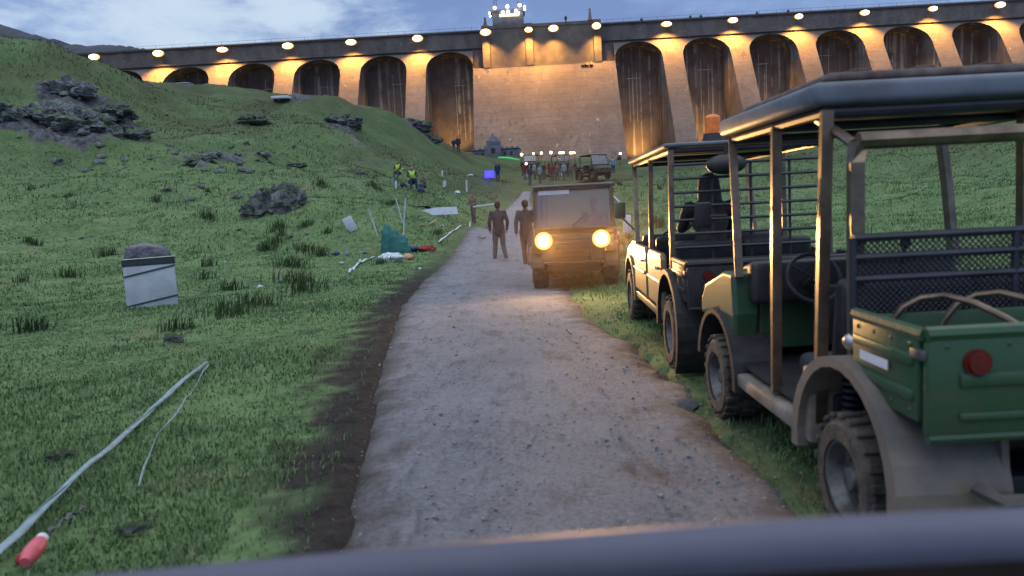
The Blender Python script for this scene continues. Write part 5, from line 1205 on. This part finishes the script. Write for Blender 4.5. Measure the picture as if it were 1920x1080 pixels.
ribbon('edge_tape', [(822, 458), (840, 443), (856, 432), (872, 424), (882, 418)], .06, 'white', 'pale tape lying along the left edge of the track', 'tape', .06)
# pink float
p = gnd(68, 1062); fe = empty('pink_float', p + Vector((0, 0, .06)), R(20), 'pink float with a white cap at the bottom left corner', 'float')
mb = MB(); mb.tube([(-.01, -.13, .02), (0, -.08, .03), (.01, .0, .035), (.015, .05, .04)], [.025, .042, .042, .034], 14); mb.build('shell', M['pink'], fe)
mb = MB(); mb.tube([(.015, .052, .04), (.02, .085, .045), (.022, .10, .045)], [.032, .030, .016], 12); mb.build('cap', M['white'], fe)
mb = MB(); mb.sph((-.045, -.02, .0), .035, (1, 1.4, .9), 10); mb.build('red_tag', M['redcloth'], fe)

# ------------------------------------------------------------------ our own vehicle's dashboard edge
ds = empty('dashboard', (0, 0, 0), 0, 'blurred blue grey dashboard edge of the vehicle we ride in', 'dashboard')
def dpt(px, py, Y): return at(px, py, Y)
mb = MB(); rows_ = []
for k, x in enumerate(np.linspace(-1.0, 1.0, 41)):
    bow = -.02 * (x / .6) ** 2
    top = 1.250 + .004 * math.sin(x * 3) + .016 * x
    pr = []
    for j, (dy, dz) in enumerate([(.05, -.30), (.045, -.12), (.036, -.03), (.02, -.006), (0, 0), (-.02, -.002), (-.032, -.010), (-.040, -.03), (-.043, -.06), (-.045, -.30)]):
        pr.append(mb.bm.verts.new((x, .86 + bow + dy, top + dz)))
    rows_.append(pr)
for A, B in zip(rows_, rows_[1:]):
    for j in range(len(A) - 1): mb.bm.faces.new((A[j], A[j + 1], B[j + 1], B[j]))
    mb.bm.faces.new((A[-1], A[0], B[0], B[-1]))
mb.bm.faces.new(rows_[0]); mb.bm.faces.new(rows_[-1][::-1])
mb.build('padded_edge', M['dash'], ds)
mb = MB(); mb.box(-.95, .95, .30, .79, .9, 1.236, .02, seg=3); mb.build('lower_shelf', M['dashin'], ds)

# ------------------------------------------------------------------ dusty amber haze added to imitate headlight flare
dm = bpy.data.materials.new('flare_dust'); dm.use_nodes = True; t = dm.node_tree
for n_ in list(t.nodes): t.nodes.remove(n_)
o_ = t.nodes.new('ShaderNodeOutputMaterial'); v_ = t.nodes.new('ShaderNodeVolumePrincipled'); v_.inputs['Color'].default_value = (.95, .70, .42, 1); v_.inputs['Density'].default_value = .013; v_.inputs['Anisotropy'].default_value = .3
t.links.new(v_.outputs[0], o_.inputs['Volume'])
mb = MB(); mb.sph((0, 0, 0), 1, (2.3, 2.6, 1.35), 24); dob = mb.build('flare_dust_haze', dm, loc=(.95, 12.9, 1.0)); tag(dob, 'thin dusty haze added as flare around the headlights of the oncoming buggy', 'flare_dust', kind='stuff')
